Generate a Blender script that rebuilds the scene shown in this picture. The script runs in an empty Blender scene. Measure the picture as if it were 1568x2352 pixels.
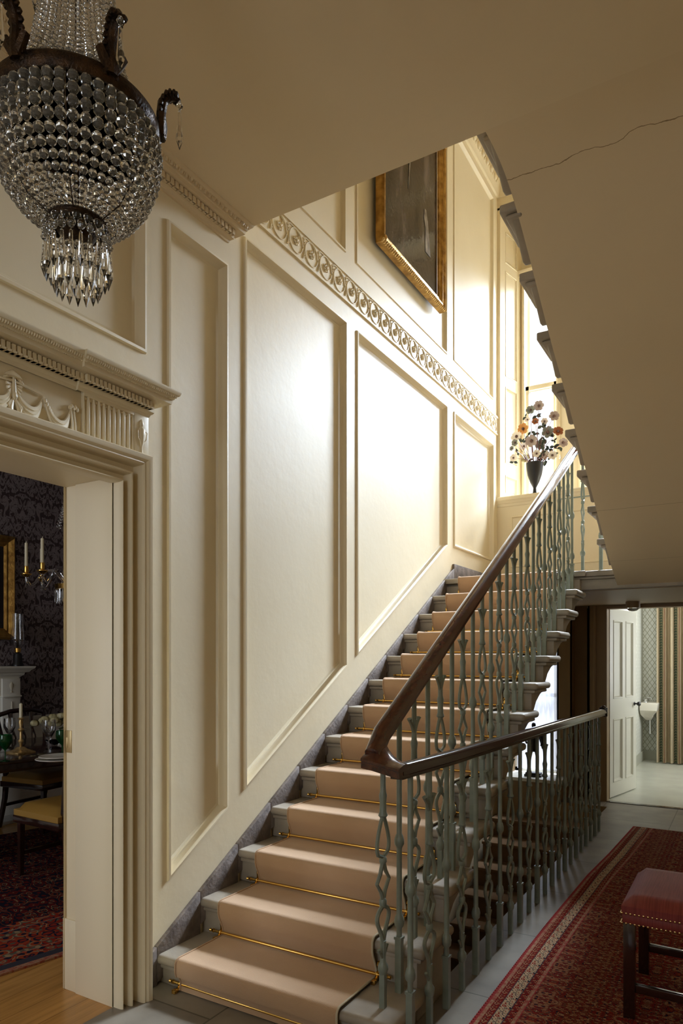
import bpy, bmesh, math, random
from mathutils import Vector, Matrix, noise
from mathutils.geometry import tessellate_polygon
random.seed(7)
S = bpy.context.scene
C = S.collection
PI = math.pi
R = math.radians

# ------------------------------------------------------------------ camera, light, exposure
YAW = 30.7807
CAMX, CAMZ = 2.2, 1.44
cd = bpy.data.cameras.new('camera'); cam = bpy.data.objects.new('camera', cd); C.objects.link(cam)
cam.location = (CAMX, 0, CAMZ); cam.rotation_euler = (R(90), 0, R(YAW))
cd.sensor_fit = 'HORIZONTAL'; cd.sensor_width = 24; cd.lens = 24; cd.shift_y = 334/1568; cd.clip_start = .05
S.camera = cam
S.view_settings.view_transform = 'Standard'; S.view_settings.look = 'None'
S.view_settings.exposure = 0.78; S.view_settings.gamma = 1.0; S.view_settings.use_curve_mapping = False
S.cycles.max_bounces = 14; S.cycles.diffuse_bounces = 7; S.cycles.transmission_bounces = 10; S.cycles.transparent_max_bounces = 12
S.cycles.caustics_refractive = False; S.cycles.caustics_reflective = False; S.cycles.sample_clamp_indirect = 4

wd = bpy.data.worlds.new('sky'); S.world = wd; wd.use_nodes = True
bgn = wd.node_tree.nodes['Background']; bgn.inputs[0].default_value = (.86, .93, 1.0, 1); bgn.inputs[1].default_value = 1.15

def area(name, loc, rot, sx, sy, power, col=(1, 1, 1), spread=180):
    l = bpy.data.lights.new(name, 'AREA'); l.shape = 'RECTANGLE'; l.size = sx; l.size_y = sy; l.energy = power; l.color = col
    l.spread = R(spread)
    o = bpy.data.objects.new(name, l); C.objects.link(o); o.location = loc; o.rotation_euler = rot
    return o
# daylight outside the windows, plus an added rear fill and an upper hall area light
def aim(frm, to):
    return (Vector(frm)-Vector(to)).to_track_quat('Z', 'Y').to_euler()
area('sky_light', (2.7, 13.0, 8.8), aim((2.7, 13.0, 8.8), (.4, 4.0, 2.2)), 3.4, 5, 3900, (.72, .85, 1))
area('sky_light_high', (1.5, 12.0, 10.3), aim((1.5, 12.0, 10.3), (.6, 3.2, 1.0)), 2.6, 2.4, 3000, (.80, .90, 1))
area('daylight_stair_window', (1.27, 7.7, 4.2), (R(-90), 0, 0), 1.0, 2.0, 5, (.76, .87, 1))
area('daylight_curtained_window', (.32, 7.5, 1.1), (R(-90), 0, 0), .5, 1.7, 3, (.86, .9, 1))
area('added_rear_fill', (1.5, -3.35, 1.95), (R(90), 0, 0), 1.5, 2.2, 13, (.92, .95, 1))  # fill light added behind the camera, shining through an unseen, made-up window
area('daylight_bathroom_window', (2.95, 8.9, 1.5), (0, R(90), 0), 1.4, 1.2, 18, (.97, 1, 1))
area('daylight_dining_window', (-1.9, -1.95, 1.7), (R(90), 0, 0), 1.6, 1.9, 26, (.82, .88, 1))
area('upper_hall_area', (1.3, -2.2, 6.1), (R(75), 0, 0), 1.6, 1.0, 4, (.9, .95, 1))  # area light standing inside the upper hall; no window is built here

# ------------------------------------------------------------------ materials
def nt(name):
    m = bpy.data.materials.new(name); m.use_nodes = True
    n = m.node_tree.nodes; l = m.node_tree.links
    return m, n, l, n['Principled BSDF']
def N(n, t, **kw):
    x = n.new(t)
    for k, v in kw.items():
        if k.startswith('i_'): x.inputs[int(k[2:])].default_value = v
        else: setattr(x, k, v)
    return x
def M_(n, l, op, a, b=None, c=None):
    x = n.new('ShaderNodeMath'); x.operation = op
    for i, v in enumerate((a, b, c)):
        if v is None: continue
        if isinstance(v, (int, float)): x.inputs[i].default_value = v
        else: l.new(v, x.inputs[i])
    return x.outputs[0]
def mixc(n, l, f, a, b):
    x = n.new('ShaderNodeMix'); x.data_type = 'RGBA'
    for i, v in ((0, f), (6, a), (7, b)):
        if isinstance(v, (int, float)): x.inputs[i].default_value = v
        elif isinstance(v, tuple): x.inputs[i].default_value = (*v[:3], 1)
        else: l.new(v, x.inputs[i])
    return x.outputs[2]
def mat(name, col, rough=.5, metal=0, spec=None, col2=None, nscale=6, stretch=(1, 1, 1), bump=0, bscale=60, coat=0, trans=0, ior=None, detail=4, lo=.35, hi=.65):
    m, n, l, b = nt(name)
    b.inputs['Base Color'].default_value = (*col, 1); b.inputs['Roughness'].default_value = rough; b.inputs['Metallic'].default_value = metal
    if spec is not None: b.inputs['Specular IOR Level'].default_value = spec
    if coat: b.inputs['Coat Weight'].default_value = coat; b.inputs['Coat Roughness'].default_value = .08
    if trans: b.inputs['Transmission Weight'].default_value = trans
    if ior: b.inputs['IOR'].default_value = ior
    tc = N(n, 'ShaderNodeTexCoord'); mp = N(n, 'ShaderNodeMapping'); mp.inputs['Scale'].default_value = stretch
    l.new(tc.outputs['Object'], mp.inputs[0])
    if col2:
        t = N(n, 'ShaderNodeTexNoise'); t.inputs['Scale'].default_value = nscale; t.inputs['Detail'].default_value = detail
        l.new(mp.outputs[0], t.inputs['Vector'])
        r = N(n, 'ShaderNodeMapRange'); r.inputs[1].default_value = lo; r.inputs[2].default_value = hi
        l.new(t.outputs[0], r.inputs[0])
        l.new(mixc(n, l, r.outputs[0], col, col2), b.inputs['Base Color'])
    if bump:
        t = N(n, 'ShaderNodeTexNoise'); t.inputs['Scale'].default_value = bscale; t.inputs['Detail'].default_value = 3
        l.new(mp.outputs[0], t.inputs['Vector'])
        bp = N(n, 'ShaderNodeBump'); bp.inputs['Strength'].default_value = bump; bp.inputs['Distance'].default_value = .01
        l.new(t.outputs[0], bp.inputs['Height']); l.new(bp.outputs[0], b.inputs['Normal'])
    return m
CREAM = (.76, .655, .455)
m_wall = mat('cream_wall_paint', CREAM, .48, bump=.10, bscale=18, col2=(.785, .685, .49), nscale=2)
m_trim = mat('cream_gloss_paint', (.77, .67, .475), .45, bump=.05, bscale=30)
m_ceil = mat('ceiling_plaster', (.68, .55, .36), .6, bump=.10, bscale=9, col2=(.70, .575, .385), nscale=1.5)  # tan below the wall cream: the ceiling's shade is put into this colour
m_white = mat('white_gloss_paint', (.78, .76, .68), .3)
m_stone = mat('grey_stone', (.30, .255, .20), .5, col2=(.40, .345, .275), nscale=5, bump=.12, bscale=40)
m_string = mat('fossil_stone', (.13, .105, .095), .6, col2=(.24, .20, .18), nscale=14, bump=.3, bscale=50, detail=8)
m_carpet = mat('tan_wool', (.47, .30, .175), .95, col2=(.52, .34, .205), nscale=3, bump=.25, bscale=350, spec=.1)
m_carpet.node_tree.nodes['Principled BSDF'].inputs['Sheen Weight'].default_value = .35
m_bind = mat('dark_binding', (.05, .035, .03), .8)
m_cord = mat('cream_cord', (.55, .47, .33), .8)
m_brass = mat('polished_brass', (.78, .47, .12), .2, 1)
m_gilt = mat('gilt_wood', (.55, .33, .09), .35, .85, col2=(.30, .16, .04), nscale=18, bump=.3, bscale=60)
m_goldl = mat('pale_gilt', (.72, .52, .24), .35, .7, col2=(.45, .28, .1), nscale=40)
m_iron = mat('sage_green_iron', (.20, .235, .20), .34, col2=(.24, .275, .235), nscale=20, bump=.06, bscale=80)
m_mahog = mat('mahogany', (.105, .028, .012), .16, col2=(.045, .011, .006), nscale=5, stretch=(8, 1, 8), coat=.6)
m_mahd = mat('dark_mahogany', (.035, .012, .008), .16, col2=(.018, .007, .005), nscale=6, coat=.5)
m_bronze = mat('dark_bronze', (.022, .012, .007), .4, .7, col2=(.06, .03, .012), nscale=40, bump=.3, bscale=200)
m_black = mat('black_metal', (.015, .013, .013), .35, .2)
m_glass = mat('crystal', (.93, .93, .93), .03, trans=1, ior=1.5)
m_glassb = mat('crystal_beads', (.97, .96, .94), .02, trans=.93, ior=1.5)
m_greeng = mat('green_glass', (.02, .28, .07), .03, trans=.9, ior=1.45)
m_wax = mat('candle_wax', (.75, .68, .48), .5)
m_redfab = mat('red_horsehair', (.17, .018, .016), .5, col2=(.25, .04, .032), nscale=8, stretch=(28, 1, 1), bump=.2, bscale=60)
m_yellow = mat('yellow_leather', (.36, .20, .04), .45)
m_china = mat('white_china', (.72, .68, .6), .15)
m_chrome = mat('chrome', (.7, .7, .7), .12, 1)
m_lino = mat('pale_lino', (.60, .60, .52), .22, col2=(.55, .55, .48), nscale=4)
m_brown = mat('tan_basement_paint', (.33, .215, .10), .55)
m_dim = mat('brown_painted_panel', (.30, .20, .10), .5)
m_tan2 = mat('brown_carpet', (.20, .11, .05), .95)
m_grate = mat('hearth_marble', (.55, .56, .55), .3)
m_pale = mat('pale_skirting', (.45, .45, .38), .5)

def window_glass():
    m, n, l, b = nt('window_glass'); n.remove(b)
    t = N(n, 'ShaderNodeBsdfTransparent'); g = N(n, 'ShaderNodeBsdfGlossy'); g.inputs['Roughness'].default_value = .02
    mx = N(n, 'ShaderNodeMixShader'); mx.inputs[0].default_value = .06
    l.new(t.outputs[0], mx.inputs[1]); l.new(g.outputs[0], mx.inputs[2]); l.new(mx.outputs[0], n['Material Output'].inputs[0])
    return m
m_wing = window_glass()
def sheer():
    m, n, l, b = nt('sheer_fabric'); n.remove(b)
    t = N(n, 'ShaderNodeBsdfTransparent'); g = N(n, 'ShaderNodeBsdfTranslucent'); g.inputs[0].default_value = (.50, .52, .60, 1)
    d = N(n, 'ShaderNodeBsdfDiffuse'); d.inputs[0].default_value = (.8, .8, .84, 1)
    a = N(n, 'ShaderNodeMixShader'); a.inputs[0].default_value = .5; c = N(n, 'ShaderNodeMixShader'); c.inputs[0].default_value = .78
    l.new(g.outputs[0], a.inputs[1]); l.new(d.outputs[0], a.inputs[2]); l.new(t.outputs[0], c.inputs[1]); l.new(a.outputs[0], c.inputs[2])
    l.new(c.outputs[0], n['Material Output'].inputs[0]); return m
m_sheer = sheer()

def slabs_mat():
    m, n, l, b = nt('stone_flags')
    tc = N(n, 'ShaderNodeTexCoord'); mp = N(n, 'ShaderNodeMapping'); mp.inputs['Rotation'].default_value = (0, 0, R(90)); mp.inputs['Location'].default_value = (.33, .22, 0)
    l.new(tc.outputs['Object'], mp.inputs[0])
    br = N(n, 'ShaderNodeTexBrick'); br.offset = .35; br.inputs['Scale'].default_value = 1; br.inputs['Brick Width'].default_value = .72; br.inputs['Row Height'].default_value = .62
    br.inputs['Mortar Size'].default_value = .004; br.inputs['Mortar Smooth'].default_value = .1
    br.inputs['Color1'].default_value = (.21, .18, .14, 1); br.inputs['Color2'].default_value = (.26, .225, .175, 1); br.inputs['Mortar'].default_value = (.10, .085, .06, 1)
    l.new(mp.outputs[0], br.inputs[0])
    t = N(n, 'ShaderNodeTexNoise'); t.inputs['Scale'].default_value = 5; t.inputs['Detail'].default_value = 6; l.new(tc.outputs['Object'], t.inputs['Vector'])
    r = N(n, 'ShaderNodeMapRange'); r.inputs[1].default_value = .3; r.inputs[2].default_value = .7; r.inputs[3].default_value = .75; r.inputs[4].default_value = 1.15; l.new(t.outputs[0], r.inputs[0])
    mx = N(n, 'ShaderNodeVectorMath', operation='SCALE'); l.new(br.outputs[0], mx.inputs[0]); l.new(r.outputs[0], mx.inputs['Scale'])
    l.new(mx.outputs[0], b.inputs['Base Color']); b.inputs['Roughness'].default_value = .42
    bp = N(n, 'ShaderNodeBump'); bp.inputs['Strength'].default_value = .25; bp.inputs['Distance'].default_value = .01; l.new(t.outputs[0], bp.inputs['Height']); l.new(bp.outputs[0], b.inputs['Normal'])
    return m
m_flags = slabs_mat()
def planks_mat():
    m, n, l, b = nt('oak_boards')
    tc = N(n, 'ShaderNodeTexCoord'); mp = N(n, 'ShaderNodeMapping'); mp.inputs['Rotation'].default_value = (0, 0, R(90)); l.new(tc.outputs['Object'], mp.inputs[0])
    br = N(n, 'ShaderNodeTexBrick'); br.inputs['Scale'].default_value = 1; br.inputs['Brick Width'].default_value = 1.6; br.inputs['Row Height'].default_value = .145
    br.inputs['Mortar Size'].default_value = .0012
    br.inputs['Color1'].default_value = (.50, .25, .065, 1); br.inputs['Color2'].default_value = (.56, .29, .085, 1); br.inputs['Mortar'].default_value = (.2, .09, .03, 1)
    l.new(mp.outputs[0], br.inputs[0])
    w = N(n, 'ShaderNodeTexNoise'); w.inputs['Scale'].default_value = 3; mp2 = N(n, 'ShaderNodeMapping'); mp2.inputs['Scale'].default_value = (14, 1, 1)
    l.new(tc.outputs['Object'], mp2.inputs[0]); l.new(mp2.outputs[0], w.inputs['Vector'])
    r = N(n, 'ShaderNodeMapRange'); r.inputs[1].default_value = .3; r.inputs[2].default_value = .7; r.inputs[3].default_value = .78; r.inputs[4].default_value = 1.12; l.new(w.outputs[0], r.inputs[0])
    mx = N(n, 'ShaderNodeVectorMath', operation='SCALE'); l.new(br.outputs[0], mx.inputs[0]); l.new(r.outputs[0], mx.inputs['Scale'])
    l.new(mx.outputs[0], b.inputs['Base Color']); b.inputs['Roughness'].default_value = .25
    return m
m_oak = planks_mat()
def rug_mat(name, ramp, scale=22, stretch=(1, 1, 1), mirror=0, period=0):
    # woven floral field: voronoi cells broken up with noise, each cell one of the wool colours
    m, n, l, b = nt(name)
    tc = N(n, 'ShaderNodeTexCoord'); mp = N(n, 'ShaderNodeMapping'); mp.inputs['Scale'].default_value = stretch; l.new(tc.outputs['Object'], mp.inputs[0])
    vec = mp.outputs[0]
    if period:
        sp = N(n, 'ShaderNodeSeparateXYZ'); l.new(vec, sp.inputs[0]); cb = N(n, 'ShaderNodeCombineXYZ')
        fy_ = M_(n, l, 'ADD', sp.outputs[1], M_(n, l, 'MULTIPLY', sp.outputs[0], .3))
        l.new(sp.outputs[0], cb.inputs[0]); l.new(M_(n, l, 'MULTIPLY', M_(n, l, 'FRACT', M_(n, l, 'DIVIDE', fy_, period)), period), cb.inputs[1]); vec = cb.outputs[0]
    if mirror:
        sp = N(n, 'ShaderNodeSeparateXYZ'); l.new(vec, sp.inputs[0])
        cb = N(n, 'ShaderNodeCombineXYZ')
        l.new(M_(n, l, 'PINGPONG', sp.outputs[0], mirror), cb.inputs[0]); l.new(M_(n, l, 'PINGPONG', sp.outputs[1], mirror), cb.inputs[1]); vec = cb.outputs[0]
    nz = N(n, 'ShaderNodeTexNoise'); nz.inputs['Scale'].default_value = scale*.8; nz.inputs['Detail'].default_value = 2; l.new(vec, nz.inputs['Vector'])
    sc = N(n, 'ShaderNodeVectorMath', operation='SCALE'); sc.inputs['Scale'].default_value = .9/scale; l.new(nz.outputs[1], sc.inputs[0])
    ad = N(n, 'ShaderNodeVectorMath', operation='ADD'); l.new(vec, ad.inputs[0]); l.new(sc.outputs[0], ad.inputs[1])
    v = N(n, 'ShaderNodeTexVoronoi'); v.inputs['Scale'].default_value = scale; l.new(ad.outputs[0], v.inputs['Vector'])
    sepc = N(n, 'ShaderNodeSeparateColor'); l.new(v.outputs['Color'], sepc.inputs[0])
    dd = M_(n, l, 'MULTIPLY', v.outputs['Distance'], 1.1)
    f = M_(n, l, 'FRACT', M_(n, l, 'ADD', sepc.outputs[0], dd))
    cr = N(n, 'ShaderNodeValToRGB'); cr.color_ramp.interpolation = 'CONSTANT'
    el = cr.color_ramp.elements
    while len(el) > 1: el.remove(el[-1])
    el[0].position = 0; el[0].color = (*ramp[0][1], 1)
    for p, c in ramp[1:]:
        e = el.new(p); e.color = (*c, 1)
    l.new(f, cr.inputs[0]); l.new(cr.outputs[0], b.inputs['Base Color']); b.inputs['Roughness'].default_value = .95; b.inputs['Specular IOR Level'].default_value = .05
    t = N(n, 'ShaderNodeTexNoise'); t.inputs['Scale'].default_value = 300; l.new(tc.outputs['Object'], t.inputs['Vector'])
    bp = N(n, 'ShaderNodeBump'); bp.inputs['Strength'].default_value = .3; bp.inputs['Distance'].default_value = .004; l.new(t.outputs[0], bp.inputs['Height']); l.new(bp.outputs[0], b.inputs['Normal'])
    return m
RED, NAVY, TAN, RUST, GRN = (.24, .022, .015), (.012, .012, .025), (.42, .27, .15), (.30, .075, .03), (.09, .085, .05)
m_rugf = rug_mat('red_rug_field', [(0, RED), (.20, NAVY), (.36, RUST), (.48, TAN), (.53, (.16, .03, .02)), (.60, TAN), (.70, (.2, .03, .02)), (.80, GRN), (.86, RUST), (.93, NAVY)], 36, (1, 2.1, 1), mirror=.37)
m_rugb1 = rug_mat('rug_minor_border', [(0, (.17, .015, .012)), (.4, TAN), (.55, (.2, .02, .012)), (.75, NAVY), (.85, RED)], 62, period=.052)
m_rugb2 = rug_mat('rug_main_border', [(0, (.50, .35, .22)), (.38, RED), (.60, (.52, .37, .24)), (.88, NAVY)], 44, period=.088)
m_rugl1 = mat('rug_red_line', (.32, .02, .018), .95, bump=.3, bscale=300)
m_rugl2 = mat('rug_tan_line', (.38, .23, .13), .95, col2=(.30, .05, .03), nscale=60, bump=.3, bscale=300)
m_rugl3 = mat('rug_navy_line', (.025, .022, .035), .95)
m_drugf = rug_mat('dining_rug_field', [(0, (.10, .012, .012)), (.3, (.012, .012, .022)), (.62, (.16, .03, .015)), (.78, (.012, .012, .022)), (.9, (.24, .15, .08))], 15, (1, 1.6, 1), mirror=.45)
m_drugb = rug_mat('dining_rug_border', [(0, (.27, .03, .018)), (.3, (.015, .015, .03)), (.5, (.30, .05, .02)), (.75, (.32, .22, .12)), (.87, (.10, .10, .07))], 17, (1, 1, 1), mirror=.3)

def damask():
    m, n, l, b = nt('damask_wallpaper')
    tc = N(n, 'ShaderNodeTexCoord'); sp = N(n, 'ShaderNodeSeparateXYZ'); l.new(tc.outputs['Object'], sp.inputs[0])
    W_, H_ = .52, .78
    hd = M_(n, l, 'MULTIPLY', M_(n, l, 'FLOOR', M_(n, l, 'DIVIDE', M_(n, l, 'ADD', sp.outputs[1], W_/4), W_/2)), H_/2)
    u = M_(n, l, 'PINGPONG', sp.outputs[1], W_/4)
    z = M_(n, l, 'MULTIPLY', M_(n, l, 'FRACT', M_(n, l, 'DIVIDE', M_(n, l, 'ADD', sp.outputs[2], hd), H_)), H_)
    cb = N(n, 'ShaderNodeCombineXYZ'); l.new(M_(n, l, 'MULTIPLY', u, 1.4), cb.inputs[1]); l.new(z, cb.inputs[2])
    l.new(M_(n, l, 'SINE', M_(n, l, 'MULTIPLY', u, 60.0)), cb.inputs[0])
    sc = N(n, 'ShaderNodeVectorMath', operation='MULTIPLY'); sc.inputs[1].default_value = (.015, 1, 1); l.new(cb.outputs[0], sc.inputs[0])
    t = N(n, 'ShaderNodeTexNoise'); t.inputs['Scale'].default_value = 11; t.inputs['Detail'].default_value = 1.4; t.inputs['Distortion'].default_value = 1.3
    l.new(sc.outputs[0], t.inputs['Vector'])
    f = M_(n, l, 'GREATER_THAN', t.outputs[0], .47)
    t2 = M_(n, l, 'LESS_THAN', M_(n, l, 'ABSOLUTE', M_(n, l, 'SUBTRACT', t.outputs[0], .56)), .012)
    f2 = M_(n, l, 'MULTIPLY', f, M_(n, l, 'SUBTRACT', 1.0, t2))
    l.new(mixc(n, l, f2, (.05, .030, .032), (.23, .19, .195)), b.inputs['Base Color'])
    l.new(M_(n, l, 'SUBTRACT', .75, M_(n, l, 'MULTIPLY', f2, .4)), b.inputs['Roughness'])
    return m
m_damask = damask()
def lattice():
    m, n, l, b = nt('trellis_wallpaper')
    tc = N(n, 'ShaderNodeTexCoord'); sp = N(n, 'ShaderNodeSeparateXYZ'); l.new(tc.outputs['Object'], sp.inputs[0])
    xy = M_(n, l, 'ADD', sp.outputs[0], sp.outputs[1])
    zz = M_(n, l, 'MULTIPLY', sp.outputs[2], .68)
    s = 1/.062
    def line(v):
        fr = M_(n, l, 'FRACT', M_(n, l, 'MULTIPLY', v, s)); return M_(n, l, 'GREATER_THAN', M_(n, l, 'ABSOLUTE', M_(n, l, 'SUBTRACT', fr, .5)), .43)
    f = M_(n, l, 'MAXIMUM', line(M_(n, l, 'ADD', xy, zz)), line(M_(n, l, 'SUBTRACT', xy, zz)))
    l.new(mixc(n, l, f, (.78, .79, .74), (.38, .38, .28)), b.inputs['Base Color']); b.inputs['Roughness'].default_value = .6
    return m
m_lattice = lattice()
def stripes():
    m, n, l, b = nt('striped_curtain_fabric')
    tc = N(n, 'ShaderNodeTexCoord'); sp = N(n, 'ShaderNodeSeparateXYZ'); l.new(tc.outputs['Object'], sp.inputs[0])
    fr = M_(n, l, 'FRACT', M_(n, l, 'DIVIDE', M_(n, l, 'SUBTRACT', sp.outputs[0], 1.155), .176))
    leaf = M_(n, l, 'GREATER_THAN', M_(n, l, 'FRACT', M_(n, l, 'ADD', M_(n, l, 'MULTIPLY', sp.outputs[2], 1/.036), M_(n, l, 'MULTIPLY', M_(n, l, 'ABSOLUTE', M_(n, l, 'SUBTRACT', fr, .25)), 3.0))), .28)
    g = M_(n, l, 'MULTIPLY', M_(n, l, 'LESS_THAN', M_(n, l, 'ABSOLUTE', M_(n, l, 'SUBTRACT', fr, .25)), .10), leaf)
    r = M_(n, l, 'LESS_THAN', M_(n, l, 'ABSOLUTE', M_(n, l, 'SUBTRACT', fr, .53)), .05)
    c1 = mixc(n, l, g, (.44, .36, .235), (.12, .16, .10)); c2 = mixc(n, l, r, c1, (.17, .09, .045))
    l.new(c2, b.inputs['Base Color']); b.inputs['Roughness'].default_value = .85
    return m
m_stripe = stripes()
def marble_dark():
    m, n, l, b = nt('black_veined_marble')
    tc = N(n, 'ShaderNodeTexCoord'); t = N(n, 'ShaderNodeTexNoise'); t.inputs['Scale'].default_value = 7; t.inputs['Detail'].default_value = 5; t.inputs['Distortion'].default_value = 2
    l.new(tc.outputs['Object'], t.inputs['Vector'])
    f = M_(n, l, 'LESS_THAN', M_(n, l, 'ABSOLUTE', M_(n, l, 'SUBTRACT', t.outputs[0], .5)), .012)
    l.new(mixc(n, l, f, (.012, .012, .018), (.35, .36, .4)), b.inputs['Base Color']); b.inputs['Roughness'].default_value = .15; return m
m_marble = marble_dark()
def canvas():
    m, n, l, b = nt('dark_oil_canvas')
    tc = N(n, 'ShaderNodeTexCoord'); mp = N(n, 'ShaderNodeMapping'); mp.inputs['Scale'].default_value = (1, 2.6, .8); mp.inputs['Rotation'].default_value = (R(25), 0, 0); l.new(tc.outputs['Object'], mp.inputs[0])
    t = N(n, 'ShaderNodeTexNoise'); t.inputs['Scale'].default_value = 2.2; t.inputs['Detail'].default_value = 7; l.new(mp.outputs[0], t.inputs['Vector'])
    cr = N(n, 'ShaderNodeValToRGB'); e = cr.color_ramp.elements
    e[0].position = .38; e[0].color = (.018, .013, .011, 1); e[1].position = .72; e[1].color = (.14, .11, .095, 1)
    x = e.new(.56); x.color = (.045, .032, .028, 1)
    l.new(t.outputs[0], cr.inputs[0]); l.new(cr.outputs[0], b.inputs['Base Color']); b.inputs['Roughness'].default_value = .14; b.inputs['Specular IOR Level'].default_value = .32
    t2 = N(n, 'ShaderNodeTexNoise'); t2.inputs['Scale'].default_value = 30; l.new(tc.outputs['Object'], t2.inputs['Vector'])
    bp = N(n, 'ShaderNodeBump'); bp.inputs['Strength'].default_value = .12; bp.inputs['Distance'].default_value = .01; l.new(t2.outputs[0], bp.inputs['Height']); l.new(bp.outputs[0], b.inputs['Normal'])
    return m
m_canvas = canvas()
def soffit_mat():
    m, n, l, b = nt('soffit_plaster')
    tc = N(n, 'ShaderNodeTexCoord'); sp = N(n, 'ShaderNodeSeparateXYZ'); l.new(tc.outputs['Object'], sp.inputs[0])
    t = N(n, 'ShaderNodeTexNoise'); t.inputs['Scale'].default_value = 6; t.inputs['Detail'].default_value = 4; l.new(tc.outputs['Object'], t.inputs['Vector'])
    def crack(y0, w, amp):
        a = M_(n, l, 'ADD', M_(n, l, 'SUBTRACT', sp.outputs[1], y0), M_(n, l, 'MULTIPLY', M_(n, l, 'SUBTRACT', t.outputs[0], .5), amp))
        return M_(n, l, 'LESS_THAN', M_(n, l, 'ABSOLUTE', a), w)
    f = M_(n, l, 'MAXIMUM', crack(2.955, .0016, .09), M_(n, l, 'MULTIPLY', crack(4.74, .0016, .01), .5))
    f = M_(n, l, 'MAXIMUM', f, M_(n, l, 'MULTIPLY', crack(5.17, .0016, .01), .35))
    l.new(mixc(n, l, f, (.68, .55, .36), (.26, .18, .09)), b.inputs['Base Color']); b.inputs['Roughness'].default_value = .6  # base tan holds the soffit's shade, like the ceiling; dark lines are cracks
    bp = N(n, 'ShaderNodeBump'); bp.inputs['Strength'].default_value = .12; bp.inputs['Distance'].default_value = .015; l.new(t.outputs[0], bp.inputs['Height']); l.new(bp.outputs[0], b.inputs['Normal'])
    return m
m_soffit = soffit_mat()

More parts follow.
